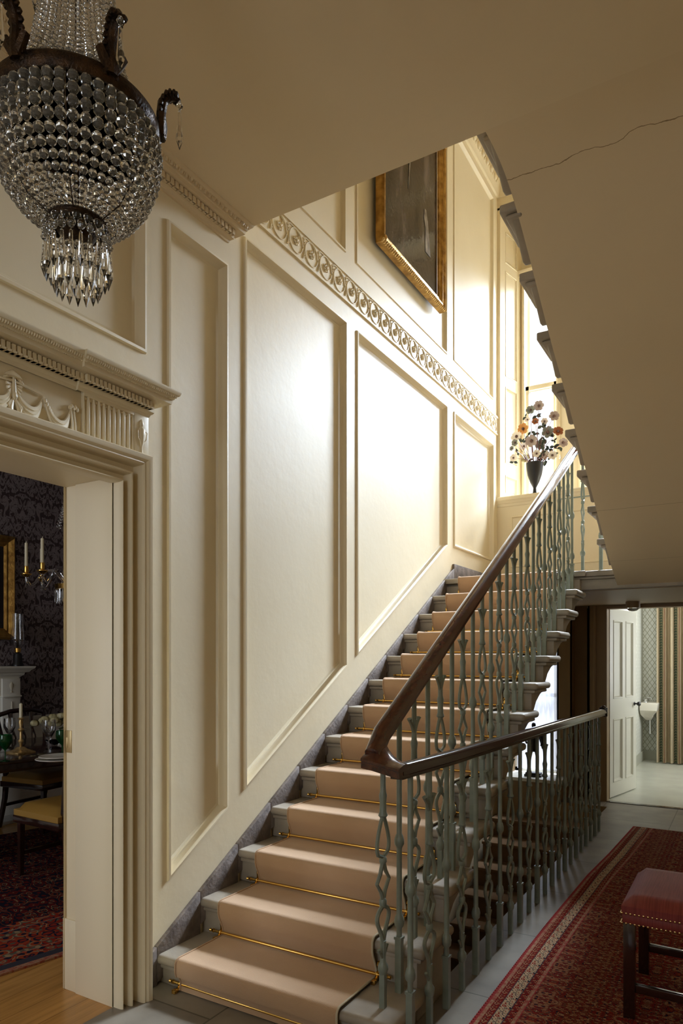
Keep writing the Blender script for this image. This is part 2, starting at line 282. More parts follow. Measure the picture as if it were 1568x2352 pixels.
# ------------------------------------------------------------------ mesh helpers
class MB:
    def __init__(s): s.v = []; s.f = []; s.mi = []
    def add(s, vs, fs, mi=0):
        o = len(s.v); s.v += [tuple(v) for v in vs]; s.f += [tuple(i+o for i in f) for f in fs]; s.mi += [mi]*len(fs); return s
    def box(s, x0, x1, y0, y1, z0, z1, mi=0):
        v = [(x, y, z) for x in (x0, x1) for y in (y0, y1) for z in (z0, z1)]
        return s.add(v, [(0, 1, 3, 2), (4, 6, 7, 5), (0, 4, 5, 1), (2, 3, 7, 6), (0, 2, 6, 4), (1, 5, 7, 3)], mi)
    def loft(s, rings, closed=True, cap=True, mi=0):
        n = len(rings[0]); v = [p for r in rings for p in r]; f = []
        for i in range(len(rings)-1):
            for j in range(n if closed else n-1):
                k = (j+1) % n; f.append((i*n+j, i*n+k, (i+1)*n+k, (i+1)*n+j))
        if cap and closed:
            f.append(tuple(range(n-1, -1, -1))); f.append(tuple((len(rings)-1)*n+j for j in range(n)))
        return s.add(v, f, mi)
    def prism(s, poly, ax, a0, a1, mi=0):
        def P(p, a):
            return {'x': (a, p[0], p[1]), 'y': (p[0], a, p[1]), 'z': (p[0], p[1], a)}[ax]
        return s.loft([[P(p, a0) for p in poly], [P(p, a1) for p in poly]], mi=mi)
    def lathe(s, prof, c=(0, 0, 0), seg=24, ang=2*PI, axis='z', mi=0, scale=(1, 1)):
        rings = []
        for r, h in prof:
            ring = []
            for j in range(seg):
                a = ang*j/seg; x, y = r*math.cos(a)*scale[0], r*math.sin(a)*scale[1]
                ring.append({'z': (c[0]+x, c[1]+y, c[2]+h), 'x': (c[0]+h, c[1]+x, c[2]+y), 'y': (c[0]+x, c[1]+h, c[2]+y)}[axis])
            rings.append(ring)
        return s.loft(rings, mi=mi)
    def tube(s, pts, r, seg=8, mi=0, flat=1.0, close=False, rot=0):
        pts = [Vector(p) for p in pts]; n = len(pts); rings = []; up = None
        for i, p in enumerate(pts):
            if close: t = (pts[(i+1) % n]-pts[i-1])
            else: t = pts[min(i+1, n-1)]-pts[max(i-1, 0)]
            t.normalize()
            if up is None:
                up = Vector((0, 0, 1)) if abs(t.z) < .9 else Vector((1, 0, 0))
            a = t.cross(up)
            if a.length < 1e-4: a = t.cross(Vector((0, 1, 0)))
            a.normalize(); b = a.cross(t).normalized(); up = b
            rr = r[i] if isinstance(r, (list, tuple)) else r
            rings.append([tuple(p+a*rr*math.cos(2*PI*j/seg+rot)+b*rr*flat*math.sin(2*PI*j/seg+rot)) for j in range(seg)])
        if close: rings.append(rings[0])
        return s.loft(rings, cap=not close, mi=mi)
    def ball(s, c, r, seg=10, rings=6, sc=(1, 1, 1), mi=0):
        pr = []
        for i in range(1, rings):
            a = PI*i/rings; pr.append((math.sin(a)*r, -math.cos(a)*r))
        rg = [[(c[0]+q*math.cos(2*PI*j/seg)*sc[0], c[1]+q*math.sin(2*PI*j/seg)*sc[1], c[2]+h*sc[2]) for j in range(seg)] for q, h in pr]
        o = len(s.v); s.loft(rg, cap=False, mi=mi)
        b = len(s.v); s.v += [(c[0], c[1], c[2]-r*sc[2]), (c[0], c[1], c[2]+r*sc[2])]
        for j in range(seg):
            k = (j+1) % seg; s.f += [(b, o+k, o+j), (b+1, o+(rings-2)*seg+j, o+(rings-2)*seg+k)]; s.mi += [mi, mi]
        return s
    def build(s, name, mats, parent=None, loc=None, smooth=40, bevel=0, seg=2, kind=None, fix=True):
        me = bpy.data.meshes.new(name); me.from_pydata(s.v, [], s.f)
        if not isinstance(mats, (list, tuple)): mats = [mats]
        for m in mats: me.materials.append(m)
        for p, i in zip(me.polygons, s.mi): p.material_index = i
        if fix or bevel:
            bm = bmesh.new(); bm.from_mesh(me)
            bmesh.ops.recalc_face_normals(bm, faces=bm.faces)
            if bevel:
                ed = [e for e in bm.edges if len(e.link_faces) == 2 and e.calc_face_angle(0) > R(50)]
                bmesh.ops.bevel(bm, geom=ed, offset=bevel, segments=seg, affect='EDGES', profile=.5, clamp_overlap=True)
            bm.to_mesh(me); bm.free()
        me.update()
        if smooth:
            me.polygons.foreach_set('use_smooth', [True]*len(me.polygons)); me.set_sharp_from_angle(angle=R(smooth))
        o = bpy.data.objects.new(name, me); C.objects.link(o)
        if parent: o.parent = parent
        if loc: o.location = loc
        if kind: o['kind'] = kind
        return o
def tag(o, label, cat, group=None):
    o['label'] = label; o['category'] = cat
    if group: o['group'] = group
    return o
def thing(name, label, cat, loc=(0, 0, 0), rz=0, group=None):
    o = bpy.data.objects.new(name, None); C.objects.link(o); o.location = loc; o.rotation_euler = (0, 0, rz); o.empty_display_size = .1
    return tag(o, label, cat, group)
def dup(o, parent=None, loc=None, rz=None):
    c = o.copy(); C.objects.link(c)
    if parent: c.parent = parent
    if loc is not None: c.location = loc
    if rz is not None: c.rotation_euler = (0, 0, rz)
    for ch in list(o.children): dup(ch, c)
    return c
def inset(poly, d):
    n = len(poly); out = []
    ar = sum(poly[i][0]*poly[(i+1) % n][1]-poly[(i+1) % n][0]*poly[i][1] for i in range(n)); sg = 1 if ar > 0 else -1
    for i in range(n):
        p0, p1, p2 = Vector(poly[i-1]), Vector(poly[i]), Vector(poly[(i+1) % n])
        a = (p1-p0).normalized(); b = (p2-p1).normalized()
        na = Vector((-a.y, a.x))*sg; nb = Vector((-b.y, b.x))*sg
        k = (na+nb); k = k/max(.2, k.dot(na)); out.append(tuple(p1+k*d))
    return out
def holed(mb, outer, holes, fn, mi=0):
    loops = [[Vector((*p, 0)) for p in q] for q in [outer]+holes]; pts = [p for q in loops for p in q]
    mb.add([fn(p.x, p.y) for p in pts], tessellate_polygon(loops), mi)
PANEL = [(0, 0), (.004, .010), (.014, .012), (.020, .004), (.024, -.010), (.034, -.018), (.038, -.026), (.050, -.030)]
PSMALL = [(0, 0), (.003, .006), (.010, .006), (.014, -.004), (.018, -.008)]
def panel(mb, poly, fn, prof=PANEL, mi=0):
    rings = []
    for d, h in prof: rings.append([fn(a, b, h) for a, b in inset(poly, d)])
    mb.loft(rings, cap=False, mi=mi); mb.add(rings[-1], [tuple(range(len(poly)))], mi)
def strip(mb, prof, pathfn, mi=0):
    rows = [pathfn(*p) for p in prof]
    mb.loft(rows, closed=False, cap=False, mi=mi)

FZ = .03
# ================================================================== SETTING
CZ, CY = 3.583, 2.692        # hall ceiling, and the line where the stairwell opens
TOPZ = 6.7
# ---- left wall with its plaster panels and the doorway
P_ = [
 [(.75, 2.728), (2.068, 2.728), (2.068, 3.35), (.75, 3.35)],
 [(-.9, 2.728), (.62, 2.728), (.62, 3.35), (-.9, 3.35)],
 [(2.19, .452), (2.597, .700), (2.597, 3.372), (2.19, 3.372)],
 [(2.722, .765), (3.753, 1.385), (3.753, 3.578), (2.722, 3.578)],
 [(3.882, 1.45), (5.443, 2.386), (5.443, 3.578), (3.882, 3.578)],
 [(5.593, 2.398), (6.665, 2.398), (6.665, 3.578), (5.593, 3.578)]]
U_ = [
 [(2.95, 4.012), (3.742, 4.012), (3.742, 6.05), (2.95, 6.05)],
 [(3.877, 4.012), (5.443, 4.012), (5.443, 6.05), (3.877, 6.05)],
 [(5.593, 4.022), (6.665, 4.022), (6.665, 6.05), (5.593, 6.05)]]
wl = MB(); fx = lambda a, b, h=0: (h, a, b)
DY0, DY1, DZ = .97, 1.889, 2.165
outer = [(-3, -2.2), (6.8, -2.2), (6.8, TOPZ), (-3, TOPZ)]
door_hole = [(DY0, FZ), (DY1, FZ), (DY1, DZ), (DY0, DZ)]
holed(wl, outer, [door_hole]+P_+U_, lambda a, b: (0, a, b))
for p in P_: panel(wl, p, fx)
for p in U_: panel(wl, p, fx, [(0, 0), (.003, .008), (.012, .008), (.018, -.006), (.024, -.016), (.03, -.02)])
wl.build('wall_left', m_wall, kind='structure')
# dining room side of the same wall
w = MB(); holed(w, [(-2, 0), (5.2, 0), (5.2, 3.4), (-2, 3.4)], [door_hole], lambda a, b: (-.3, a, b)); w.build('wall_dining_near', m_trim, kind='structure')
# door lining
w = MB()
w.box(-.225, 0, DY1, DY1+.03, FZ, DZ); w.box(-.30, -.225, DY1+.012, DY1+.04, FZ, DZ+.03)
w.box(-.30, 0, DY0-.03, DY0, FZ, DZ); w.box(-.30, 0, DY0-.03, DY1+.04, DZ, DZ+.03)
w.box(-.31, -.225, DY1+.004, DY1+.04, FZ, .33)
w.build('trim_1', m_trim, kind='structure', bevel=.002)
# door strike plate
sp = MB(); sp.box(-.30, -.262, DY1+.0095, DY1+.0125, 1.035, 1.13); sp.box(-.302, -.285, DY1+.008, DY1+.013, 1.055, 1.10)
tag(sp.build('strike_plate', mat('old_brass', (.48, .36, .17), .4, .6), bevel=.001), 'small brass strike plate on the inner edge of the dining room door frame', 'strike plate')
# architrave
AR = [(0, -.01), (0, .030), (.003, .044), (.009, .050), (.015, .046), (.018, .036), (.020, .012), (.046, .016), (.048, .052), (.052, .060), (.058, .062), (.064, .056), (.066, .022), (.100, .026), (.102, .074), (.106, .082), (.112, .086), (.120, .084), (.130, .092), (.140, .094), (.152, .095), (.158, .088), (.160, .0)]
w = MB()
AR = [(a*.80, h) for a, h in AR]
strip(w, AR, lambda a, h: [(h, DY1+.006+a, FZ), (h, DY1+.006+a, DZ-.022+a), (h, DY0-.006-a, DZ-.022+a), (h, DY0-.006-a, FZ)])
w.build('trim_2', m_trim, kind='structure', smooth=30)
# door head: frieze board, fluted blocks, bed mould, dentils, corona, crown
dh = thing('door_entablature', 'carved cream entablature over the dining room doorway with swags and dentils', 'door hood', (0, 0, 0))
YE0, YE1 = DY0-.125, DY1+.140
ZF = 2.268; ZT = 2.452
fr = MB(); fr.box(0, .040, YE0+.005, YE1-.005, ZF, ZT)
FL0, FL1 = 1.708, 1.952           # fluted block
for (a, b) in ((FL0, FL1), (DY0+DY1-FL1, DY0+DY1-FL0)):
    n = 10; wd_ = (b-a)/n; pts = [(a, .040), (a, .056)]
    for i in range(n):
        y = a+i*wd_
        for t in range(7):
            q = t/6; pts.append((y+wd_*(.14+.72*q), .057-.013*math.sin(PI*q)))
    pts += [(b, .056), (b, .040)]
    fr.loft([[(x, y, z) for y, x in pts] for z in (ZF+.004, 2.425)])
    for i in range(n): fr.ball((.046, a+(i+.5)*wd_, 2.418), wd_*.42, 8, 4, (.9, 1, .8))
    fr.box(.040, .058, a, b, 2.424, ZT)
for a in (YE1-.076, YE0): fr.box(0, .058, a, a+.076, ZF, ZT)
fr.build('frieze_panel', m_trim, dh, smooth=35, bevel=.0015)
def hoodpath(o, z):
    X = lambda b: o+(.012 if b else 0)
    e1, e0, b1, b0 = YE1+o-.045, YE0-o+.045, FL0-.012, DY0+DY1-FL0+.012
    return [(0, e0, z), (X(1), e0, z), (X(1), b0+o*.35, z), (o, b0+o*.35, z), (o, b1-o*.35, z), (X(1), b1-o*.35, z), (X(1), e1, z), (0, e1, z)]
HP = [(.044, 2.436), (.049, 2.440), (.052, 2.448), (.058, 2.452), (.062, 2.458), (.062, 2.496), (.078, 2.499), (.112, 2.501), (.114, 2.518), (.119, 2.520), (.123, 2.529), (.136, 2.538), (.140, 2.548), (.140, 2.554), (.0, 2.554)]
hm = MB(); strip(hm, HP, hoodpath)
hm.build('cornice', m_trim, dh, smooth=30)
dn = MB(); y = YE0+.012
while y < YE1-.005:
    off = .012 if (y > FL0-.015 or y < DY0+DY1-FL0+.015) else 0
    dn.box(.06+off, .080+off, y, y+.0125, 2.463, 2.494); dn.box(.06+off, .086+off, y-.001, y+.0135, 2.463, 2.470); y += .0195
dn.build('dentil_course', m_trim, dh, smooth=0, fix=False)
dd = MB(); y = YE0-.06
while y < YE1+.08:
    off = .012 if (y > FL0-.05 or y < DY0+DY1-FL0+.05) else 0
    dd.ball((.127+off, y, 2.533), .0055, 6, 4, (1.2, .8, 1.6)); y += .0095
y = YE0-.05
while y < YE1+.07:
    off = .012 if (y > FL0-.05 or y < DY0+DY1-FL0+.05) else 0
    dd.ball((.117+off, y, 2.5195), .0028, 5, 4); y += .0075
dd.build('egg_moulding', m_trim, dh)
# swags and figure
YC = (DY0+DY1)/2
def rel(mb):   # fit the relief to the frieze height
    mb.v = [(x-.022, YC+(y-YC)*1.12, ZF+(z-2.313)*1.62) for x, y, z in mb.v]
def swag(ya, za, yb, zb, sag, r=.010, n=14):
    mb = MB()
    for k in range(3):
        pts = []; rr = []
        for i in range(n+1):
            t = i/n; y = ya+(yb-ya)*t; z = za+(zb-za)*t-(sag+.010*k)*4*t*(1-t)*(1-.15*math.sin(PI*t))
            pts.append((.066+.010*math.sin(PI*t), y, z)); rr.append(.0025+(r*.62)*math.sin(PI*t))
        mb.tube(pts, rr, 6)
    return mb
sw = MB()
for s_ in (-1, 1):
    for (a, b, sg) in ((0.0, .10, .045), (.105, .205, .055)):
        q = swag(YC+s_*a, 2.378, YC+s_*b, 2.368, sg)
        sw.v, o = sw.v, len(sw.v); sw.add(q.v, q.f)
    sw.tube([(.068, YC+s_*.205, 2.372), (.070, YC+s_*.209, 2.335), (.070, YC+s_*.206, 2.30)], [.004, .006, .008], 6)
    sw.tube([(.068, YC+s_*.215, 2.372), (.070, YC+s_*.220, 2.34), (.070, YC+s_*.221, 2.318)], [.003, .005, .006], 6)
    for q in range(5): sw.ball((.070, YC+s_*(.20+.007*q), 2.372+.004*(q % 2)), .006, 6, 4)
    for q in range(7): sw.ball((.070, YC+s_*(.108+.006*q), 2.366-.006*q), .006, 6, 4)
    sw.tube([(.068, YC, 2.385), (.069, YC+s_*.10, 2.378)], .003, 6)
for q in range(14):
    sw.ball((.068, YC-.03+.0046*q, 2.385+.010*math.sin(PI*q/13)), .0045, 6, 4)
rel(sw); sw.build('swag', m_trim, dh)
fg = MB()
fg.lathe([(.003, 0), (.030, 0), (.024, .006), (.012, .012), (.004, .016)], (.066, YC, 2.392), 14, scale=(.6, 1))
fg.tube([(.070, YC, 2.40), (.072, YC, 2.36), (.070, YC, 2.345)], [.004, .007, .004], 8)
for s_ in (-1, 1):
    fg.tube([(.070, YC+s_*.004, 2.345), (.076, YC+s_*.014, 2.325), (.074, YC+s_*.010, 2.305), (.070, YC+s_*.022, 2.317)], [.005, .008, .009, .006], 8)
    fg.tube([(.070, YC+s_*.006, 2.345), (.078, YC+s_*.022, 2.330), (.076, YC+s_*.018, 2.318)], [.004, .005, .004], 6)
fg.ball((.074, YC, 2.352), .009, 8, 6)
for q in range(9):
    a = PI*q/8; fg.tube([(.068, YC, 2.375), (.072, YC+.026*math.cos(a), 2.375-.024*math.sin(a))], [.003, .004], 5)
rel(fg); fg.build('relief_figure', m_trim, dh)
URN = [(.0, 0), (.014, 0), (.014, .006), (.006, .010), (.004, .028), (.012, .045), (.017, .070), (.019, .088), (.013, .094), (.008, .098), (.012, .106), (.008, .116), (.003, .122), (0, .124)]
for yy in (YE1-.038, YE0+.038):
    u = MB(); u.lathe([(a*.95, h*1.2) for a, h in URN], (.058, yy, ZF+.002), 14, scale=(.7, 1))
    for s_ in (-1, 1): u.tube([(.062, yy+s_*.014, ZF+.104), (.064, yy+s_*.024, ZF+.098), (.062, yy+s_*.020, ZF+.068), (.062, yy+s_*.011, ZF+.060)], .0022, 5)
    u.build('relief_urn', m_trim, dh)
# hall cornice (eggs and dentils), returned at the stairwell
w = MB(); EC = CY-.095
CP = [(0, 3.478), (.006, 3.480), (.008, 3.490), (.014, 3.494), (.018, 3.500), (.024, 3.502), (.024, 3.530), (.062, 3.533), (.064, 3.548), (.070, 3.550), (.074, 3.560), (.088, 3.570), (.093, 3.578), (.094, CZ)]
cpath = lambda o, z: [(o, -3, z), (o, EC+o, z), (0, EC+o, z)]
strip(w, CP, cpath)
y = -.5
while y < EC: w.box(.022, .040, y, y+.021, 3.504, 3.529); w.box(.036, .046, y+.004, y+.021, 3.504, 3.529); y += .0275
y = -.5
while y < EC+.06:
    w.ball((.078, y, 3.562), .009, 8, 5, (.9, 1, 1.3)); w.box(.078, .084, y+.013, y+.0165, 3.553, 3.574); y += .030
w.build('trim_3', m_ceil, kind='structure', smooth=30, fix=False)
# stair frieze with rinceau roundels
w = MB()
w.box(0, .012, 2.70, 6.8, 3.700, 3.712); w.box(0, .014, 2.70, 6.8, 3.868, 3.884); w.box(0, .006, 2.70, 6.8, 3.712, 3.868)
def arc(cy, cz, r, a0, a1, n=20): return [(.009, cy+r*math.cos(a0+(a1-a0)*i/n), cz+r*math.sin(a0+(a1-a0)*i/n)) for i in range(n+1)]
cy = 2.862
while cy < 6.76:
    w.tube(arc(cy, 3.790, .066, 0, 2*PI*.97, 26), .0038, 6)
    w.tube([(.009, cy-.085, 3.845), (.010, cy-.060, 3.858), (.009, cy-.02, 3.858)], [.002, .004, .003], 5)
    w.tube([(.009, cy+.066, 3.79), (.010, cy+.082, 3.76), (.010, cy+.072, 3.728)], [.003, .005, .003], 5)
    for q in range(7):
        a = 2*PI*q/7; w.ball((.011, cy+.018*math.cos(a), 3.790+.018*math.sin(a)), .0085, 6, 4, (.8, 1, 1))
    w.ball((.014, cy, 3.79), .009, 8, 5)
    w.tube([(.010, cy+.02, 3.81), (.010, cy+.03, 3.835), (.009, cy+.01, 3.85)], [.005, .005, .002], 5)
    for q, (a, b) in enumerate(((.079, 3.84), (.086, 3.825), (.073, 3.826), (.079, 3.812), (.083, 3.745))): w.ball((.010, cy+a, b), .006, 6, 4)
    cy += .158
w.build('trim_4', m_wall, kind='structure', fix=False)
# upper cornice
w = MB()
UC = [(0, 6.12), (.02, 6.12), (.025, 6.15), (.03, 6.16), (.05, 6.28), (.10, 6.36), (.16, 6.37), (.17, 6.43), (.24, 6.50), (.25, 6.56), (.25, TOPZ)]
strip(w, UC, lambda o, z: [(o, -3, z), (o, 6.8-o, z), (2.6, 6.8-o, z)])
y = 3.0
while y < 6.7:
    w.ball((.045, y, 6.215), .030, 8, 5, (.6, 1, 1.2)); w.tube([(.04, y+.04, 6.19), (.045, y+.06, 6.22), (.04, y+.075, 6.25)], .010, 5)
    w.ball((.20, y, 6.47), .02, 6, 4); w.ball((.20, y+.05, 6.47), .02, 6, 4); y += .12
w.build('trim_5', m_wall, kind='structure', fix=False)
# ---- ceilings, floors
w = MB(); w.box(-.0, 2.6, -3, CY, CZ, CZ+.34); w.build('ceiling', m_ceil, kind='structure', smooth=0)
w = MB(); w.box(-.3, 2.9, -3, 7.3, TOPZ, TOPZ+.1); w.build('ceiling_stairwell', m_ceil, kind='structure', smooth=0)
WY0, WY1, WX = 2.42, 6.82, 1.055
w = MB(); holed(w, [(0, -3), (2.7, -3), (2.7, 7.08), (0, 7.08)], [[(.0, WY0), (WX, WY0), (WX, WY1), (.0, WY1)]], lambda a, b: (a, b, FZ))
w.build('floor', m_flags, kind='structure', smooth=0)
w = MB(); w.box(WX, WX+.1, WY0, WY1, -2.2, FZ-.001); w.box(0, WX+.1, WY0-.1, WY0, -2.2, FZ-.001); w.box(0, WX+.1, WY1, WY1+.1, -2.2, FZ-.001)
w.box(0, WX, WY0, WY1, -2.25, -2.2)
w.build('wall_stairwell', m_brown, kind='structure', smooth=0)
w = MB(); w.box(-3.9, 0, -2, 5.2, FZ-.1, FZ); w.build('floor_dining', m_oak, kind='structure', smooth=0)
w = MB(); w.box(.9, 3.0, 7.08, 10.4, FZ-.1, FZ+.002); w.build('floor_bathroom', m_lino, kind='structure', smooth=0)
# ---- right wall and the wall behind the camera with an opening added for the rear fill
w = MB(); w.box(2.6, 2.7, -3, 7.3, -.1, TOPZ); w.build('wall_right', m_wall, kind='structure', smooth=0)
w = MB(); holed(w, [(0, 0), (2.6, 0), (2.6, TOPZ), (0, TOPZ)], [[(.75, .85), (2.25, .85), (2.25, 3.05), (.75, 3.05)]], lambda a, b: (a, -3, b))
w.build('wall_rear', m_wall, kind='structure', smooth=0)
w = MB(); w.box(.75, 2.25, -3.04, -3.0, .85, .90); w.box(.75, 2.25, -3.04, -3.0, 3.0, 3.05); w.box(.75, 2.25, -3.04, -3.0, 1.92, 1.97)
for x in (.75, 1.47, 2.2): w.box(x, x+.05, -3.04, -3.0, .85, 3.05)
w.build('window_1', m_white, kind='structure', smooth=0)  # frame of the unseen window added so the rear fill can enter
# ---- end wall of the stairwell, upper part: dado, sill, window recess with splayed panelled shutters
w = MB(); fy = lambda Y: (lambda a, b, h=0: (a, Y-h, b))
DP = [(.14, 2.345), (2.45, 2.345), (2.45, 2.862), (.14, 2.862)]
holed(w, [(0, 2.09), (2.6, 2.09), (2.6, 3.0), (0, 3.0)], [DP], lambda a, b: (a, 6.8, b)); panel(w, DP, fy(6.8), PSMALL)
w.box(0, 2.6, 6.8, 7.22, 2.99, 3.0)
w.add([(0, 6.8, 6.0), (2.6, 6.8, 6.0), (2.6, 6.8, TOPZ), (0, 6.8, TOPZ)], [(0, 1, 2, 3)])
w.box(0, 2.6, 6.8, 7.3, 6.0, 6.02)
# shutters: splayed panelled reveals
def shutter(x0, y0, x1, y1):
    d = Vector((x1-x0, y1-y0)); L = d.length; d.normalize(); nrm = Vector((d.y, -d.x)) if x0 < 1 else Vector((-d.y, d.x))
    fn = lambda a, b, h=0: (x0+d.x*a+nrm.x*h, y0+d.y*a+nrm.y*h, b)
    zs = [(3.13, 3.32), (3.44, 4.23), (4.33, 5.42), (5.50, 5.82)]
    holes = [[(.10, a), (L-.09, a), (L-.09, b), (.10, b)] for a, b in zs]
    holed(w, [(0, 3.0), (L, 3.0), (L, 6.0), (0, 6.0)], holes, lambda a, b: fn(a, b))
    for hq in holes:
        panel(w, hq, fn, [(0, 0), (.004, .004), (.012, .004), (.016, -.004), (.022, -.007)])
        (a0, b0), (a1, b1) = hq[0], hq[2]
        z = b0+.03
        while z < b1-.02: w.ball(fn(a1-.022, z), .0045, 5, 4); z += .016
        a = a0+.03
        while a < a1-.02: w.ball(fn(a, b0+.022), .0045, 5, 4); w.ball(fn(a, b1-.022), .0045, 5, 4); a += .016
shutter(.03, 6.8, .127, 7.22); shutter(2.57, 6.8, 2.47, 7.22)
w.add([(0, 6.8, 3), (.03, 6.8, 3), (.03, 6.8, 6), (0, 6.8, 6)], [(0, 1, 2, 3)])
# window wall
WO = [(.165, .495), (.745, 1.795), (2.045, 2.375)]
holed(w, [(.1, 3.0), (2.5, 3.0), (2.5, 6.0), (.1, 6.0)], [[(a, 3.06), (b, 3.06), (b, 5.38), (a, 5.38)] for i, (a, b) in enumerate(WO)], lambda a, b: (a, 7.22, b))
w.build('wall_end', m_wall, kind='structure', smooth=30, fix=False)
w = MB(); strip(w, [(0, 2.965), (.006, 2.970), (.010, 2.995), (.016, 3.0), (.022, 3.02), (.032, 3.03), (.034, 3.058), (.028, 3.066), (-.43, 3.066)], lambda o, z: [(.0, 6.8-o, z), (2.6, 6.8-o, z)])
w.build('trim_6', m_trim, kind='structure', smooth=30)
for i, (a, b) in enumerate(WO):
    zt = 5.38; zm = 4.285
    w = MB()
    # architrave around the sash and the sashes themselves
    strip(w, [(0, .0), (0, .03), (.012, .034), (.03, .026), (.034, .012), (.036, 0)], lambda q, h: [(a+.0-q, 7.22-h, 3.066), (a-q, 7.22-h, zt+q), (b+q, 7.22-h, zt+q), (b+q, 7.22-h, 3.066)])
    for (z0, z1, yy, e) in ((3.066, zm+.03, 7.235, .036), (zm-.02, zt, 7.275, .036)):
        w.box(a, a+e, yy, yy+.035, z0, z1); w.box(b-e, b, yy, yy+.035, z0, z1); w.box(a, b, yy, yy+.035, z0, z0+(.06 if z0 < 4 else .05)); w.box(a, b, yy, yy+.035, z1-.045, z1)
    o = w.build('window_%d' % (i+2), m_trim, kind='structure', smooth=30, bevel=.002)
    g = MB(); g.add([(a, 7.255, 3.07), (b, 7.255, 3.07), (b, 7.255, zm), (a, 7.255, zm)], [(0, 1, 2, 3)]); g.add([(a, 7.295, zm), (b, 7.295, zm), (b, 7.295, zt), (a, 7.295, zt)], [(0, 1, 2, 3)])
    g.build('pane', m_wing, o, smooth=0)
w = MB()
for (a, b) in ((.09, .60), (1.94, 2.46)):
    strip(w, [(0, 5.42), (.012, 5.425), (.016, 5.445), (.03, 5.46), (.05, 5.50), (.055, 5.52), (.0, 5.53)], lambda o, z: [(a-o*.3, 7.22, z), (a-o*.3, 7.20-o, z), (b+o*.3, 7.20-o, z), (b+o*.3, 7.22, z)])
    x = a+.03
    while x < b: w.ball((x, 7.165, 5.48), .017, 8, 5, (1, .7, 1.4)); x += .047
w.build('trim_7', m_trim, kind='structure', fix=False)
# end wall, lower part: curtained window, recess, bathroom door
w = MB()
BX0, BX1, BZ = 1.012, 1.80, 1.915
holed(w, [(0, -2.2), (2.6, -2.2), (2.6, 2.0), (0, 2.0)], [[(.06, .235), (.53, .235), (.53, 1.86), (.06, 1.86)], [(.676, FZ), (.832, FZ), (.832, 1.955), (.676, 1.955)], [(BX0, FZ), (BX1, FZ), (BX1, BZ), (BX0, BZ)]], lambda a, b: (a, 7.08, b), 0)
w.box(.53, .545, 7.08, 7.3, .235, 1.86); w.box(.045, .06, 7.08, 7.3, .235, 1.86); w.box(.06, .53, 7.08, 7.3, 1.86, 1.875)
w.box(BX0-.02, BX0, 7.08, 7.2, FZ, BZ); w.box(BX1, BX1+.02, 7.08, 7.2, FZ, BZ); w.box(BX0-.02, BX1+.02, 7.08, 7.2, BZ, BZ+.02)
w.box(0, .62, 6.82, 7.08, FZ, .20); w.box(-.02, 0, 6.8, 7.4, -2.2, 2.0)
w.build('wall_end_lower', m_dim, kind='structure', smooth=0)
w = MB(); w.box(.66, .85, 7.2, 7.24, FZ-.1, 2.0); w.box(.66, .85, 7.08, 7.22, FZ-.05, FZ+.001); w.box(.66, .676, 7.08, 7.22, FZ, 2.0); w.box(.832, .848, 7.08, 7.22, FZ, 2.0); w.box(.66, .85, 7.08, 7.24, 1.955, 1.97)
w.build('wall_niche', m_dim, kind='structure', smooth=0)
w = MB(); w.box(-.0, .63, 6.80, 7.16, .20, .235); w.build('window_ledge', m_white, kind='structure', bevel=.006)
w = MB(); strip(w, [(0, 0), (0, .02), (.02, .022), (.022, .014), (.10, .014), (.102, .028), (.12, .03), (.13, .02), (.13, 0)], lambda a, h: [(BX0-a, 7.08-h, FZ), (BX0-a, 7.08-h, min(BZ+a, 1.957)), (BX1+a, 7.08-h, min(BZ+a, 1.957)), (BX1+a, 7.08-h, FZ)])
w.build('trim_8', m_dim, kind='structure', smooth=30)
w = MB(); w.box(BX0, BX1, 7.04, 7.10, FZ, FZ+.006); w.build('threshold', m_mahd, kind='structure', smooth=0)
w = MB()
for a, b, c, d in ((.06, .10, .235, 1.86), (.49, .53, .235, 1.86)): w.box(a, b, 7.22, 7.26, c, d)
for z in (.235, 1.03, 1.82): w.box(.06, .53, 7.22, 7.26, z, z+.04)
wn = w.build('window_5', m_white, kind='structure', smooth=0)
g = MB(); g.add([(.06, 7.245, .24), (.53, 7.245, .24), (.53, 7.245, 1.86), (.06, 7.245, 1.86)], [(0, 1, 2, 3)]); g.build('pane', m_wing, wn, smooth=0)
sc = MB(); rows = []
for z in (.27, .9, 1.5, 1.84):
    rows.append([(.10+.42*i/60, 7.16+.014*math.sin(i*.85)*(1.2 if z < 1 else .8), z) for i in range(61)])
sc.loft(rows, closed=False, cap=False)
tag(sc.build('sheer_curtain', m_sheer), 'white sheer curtain over the low window behind the bronze figure', 'curtain')
# bathroom shell
w = MB(); w.box(.80, .95, 7.2, 10.4, 0, 2.6); w.build('wall_bath_left', m_lattice, kind='structure', smooth=0)
w = MB(); w.box(.80, 3.2, 10.25, 10.35, 0, 2.6); w.build('wall_bath_end', m_lattice, kind='structure', smooth=0)
w = MB(); holed(w, [(7.2, 0), (10.4, 0), (10.4, 2.6), (7.2, 2.6)], [[(8.2, .9), (9.6, .9), (9.6, 2.1), (8.2, 2.1)]], lambda a, b: (2.7, a, b)); w.build('wall_bath_right', m_lattice, kind='structure', smooth=0)
w = MB(); w.box(.8, 2.8, 7.2, 10.4, 2.45, 2.55); w.box(BX1, 2.75, 7.19, 7.21, 0, 2.5); w.box(.8, 2.75, 7.19, 7.21, BZ+.02, 2.5); w.build('ceiling_bathroom', m_white, kind='structure', smooth=0)
w = MB(); w.box(.95, 2.7, 10.22, 10.25, FZ, FZ+.13); w.box(.95, .965, 7.3, 10.25, FZ, FZ+.13); w.build('baseboard_bath', m_pale, kind='structure', smooth=0)
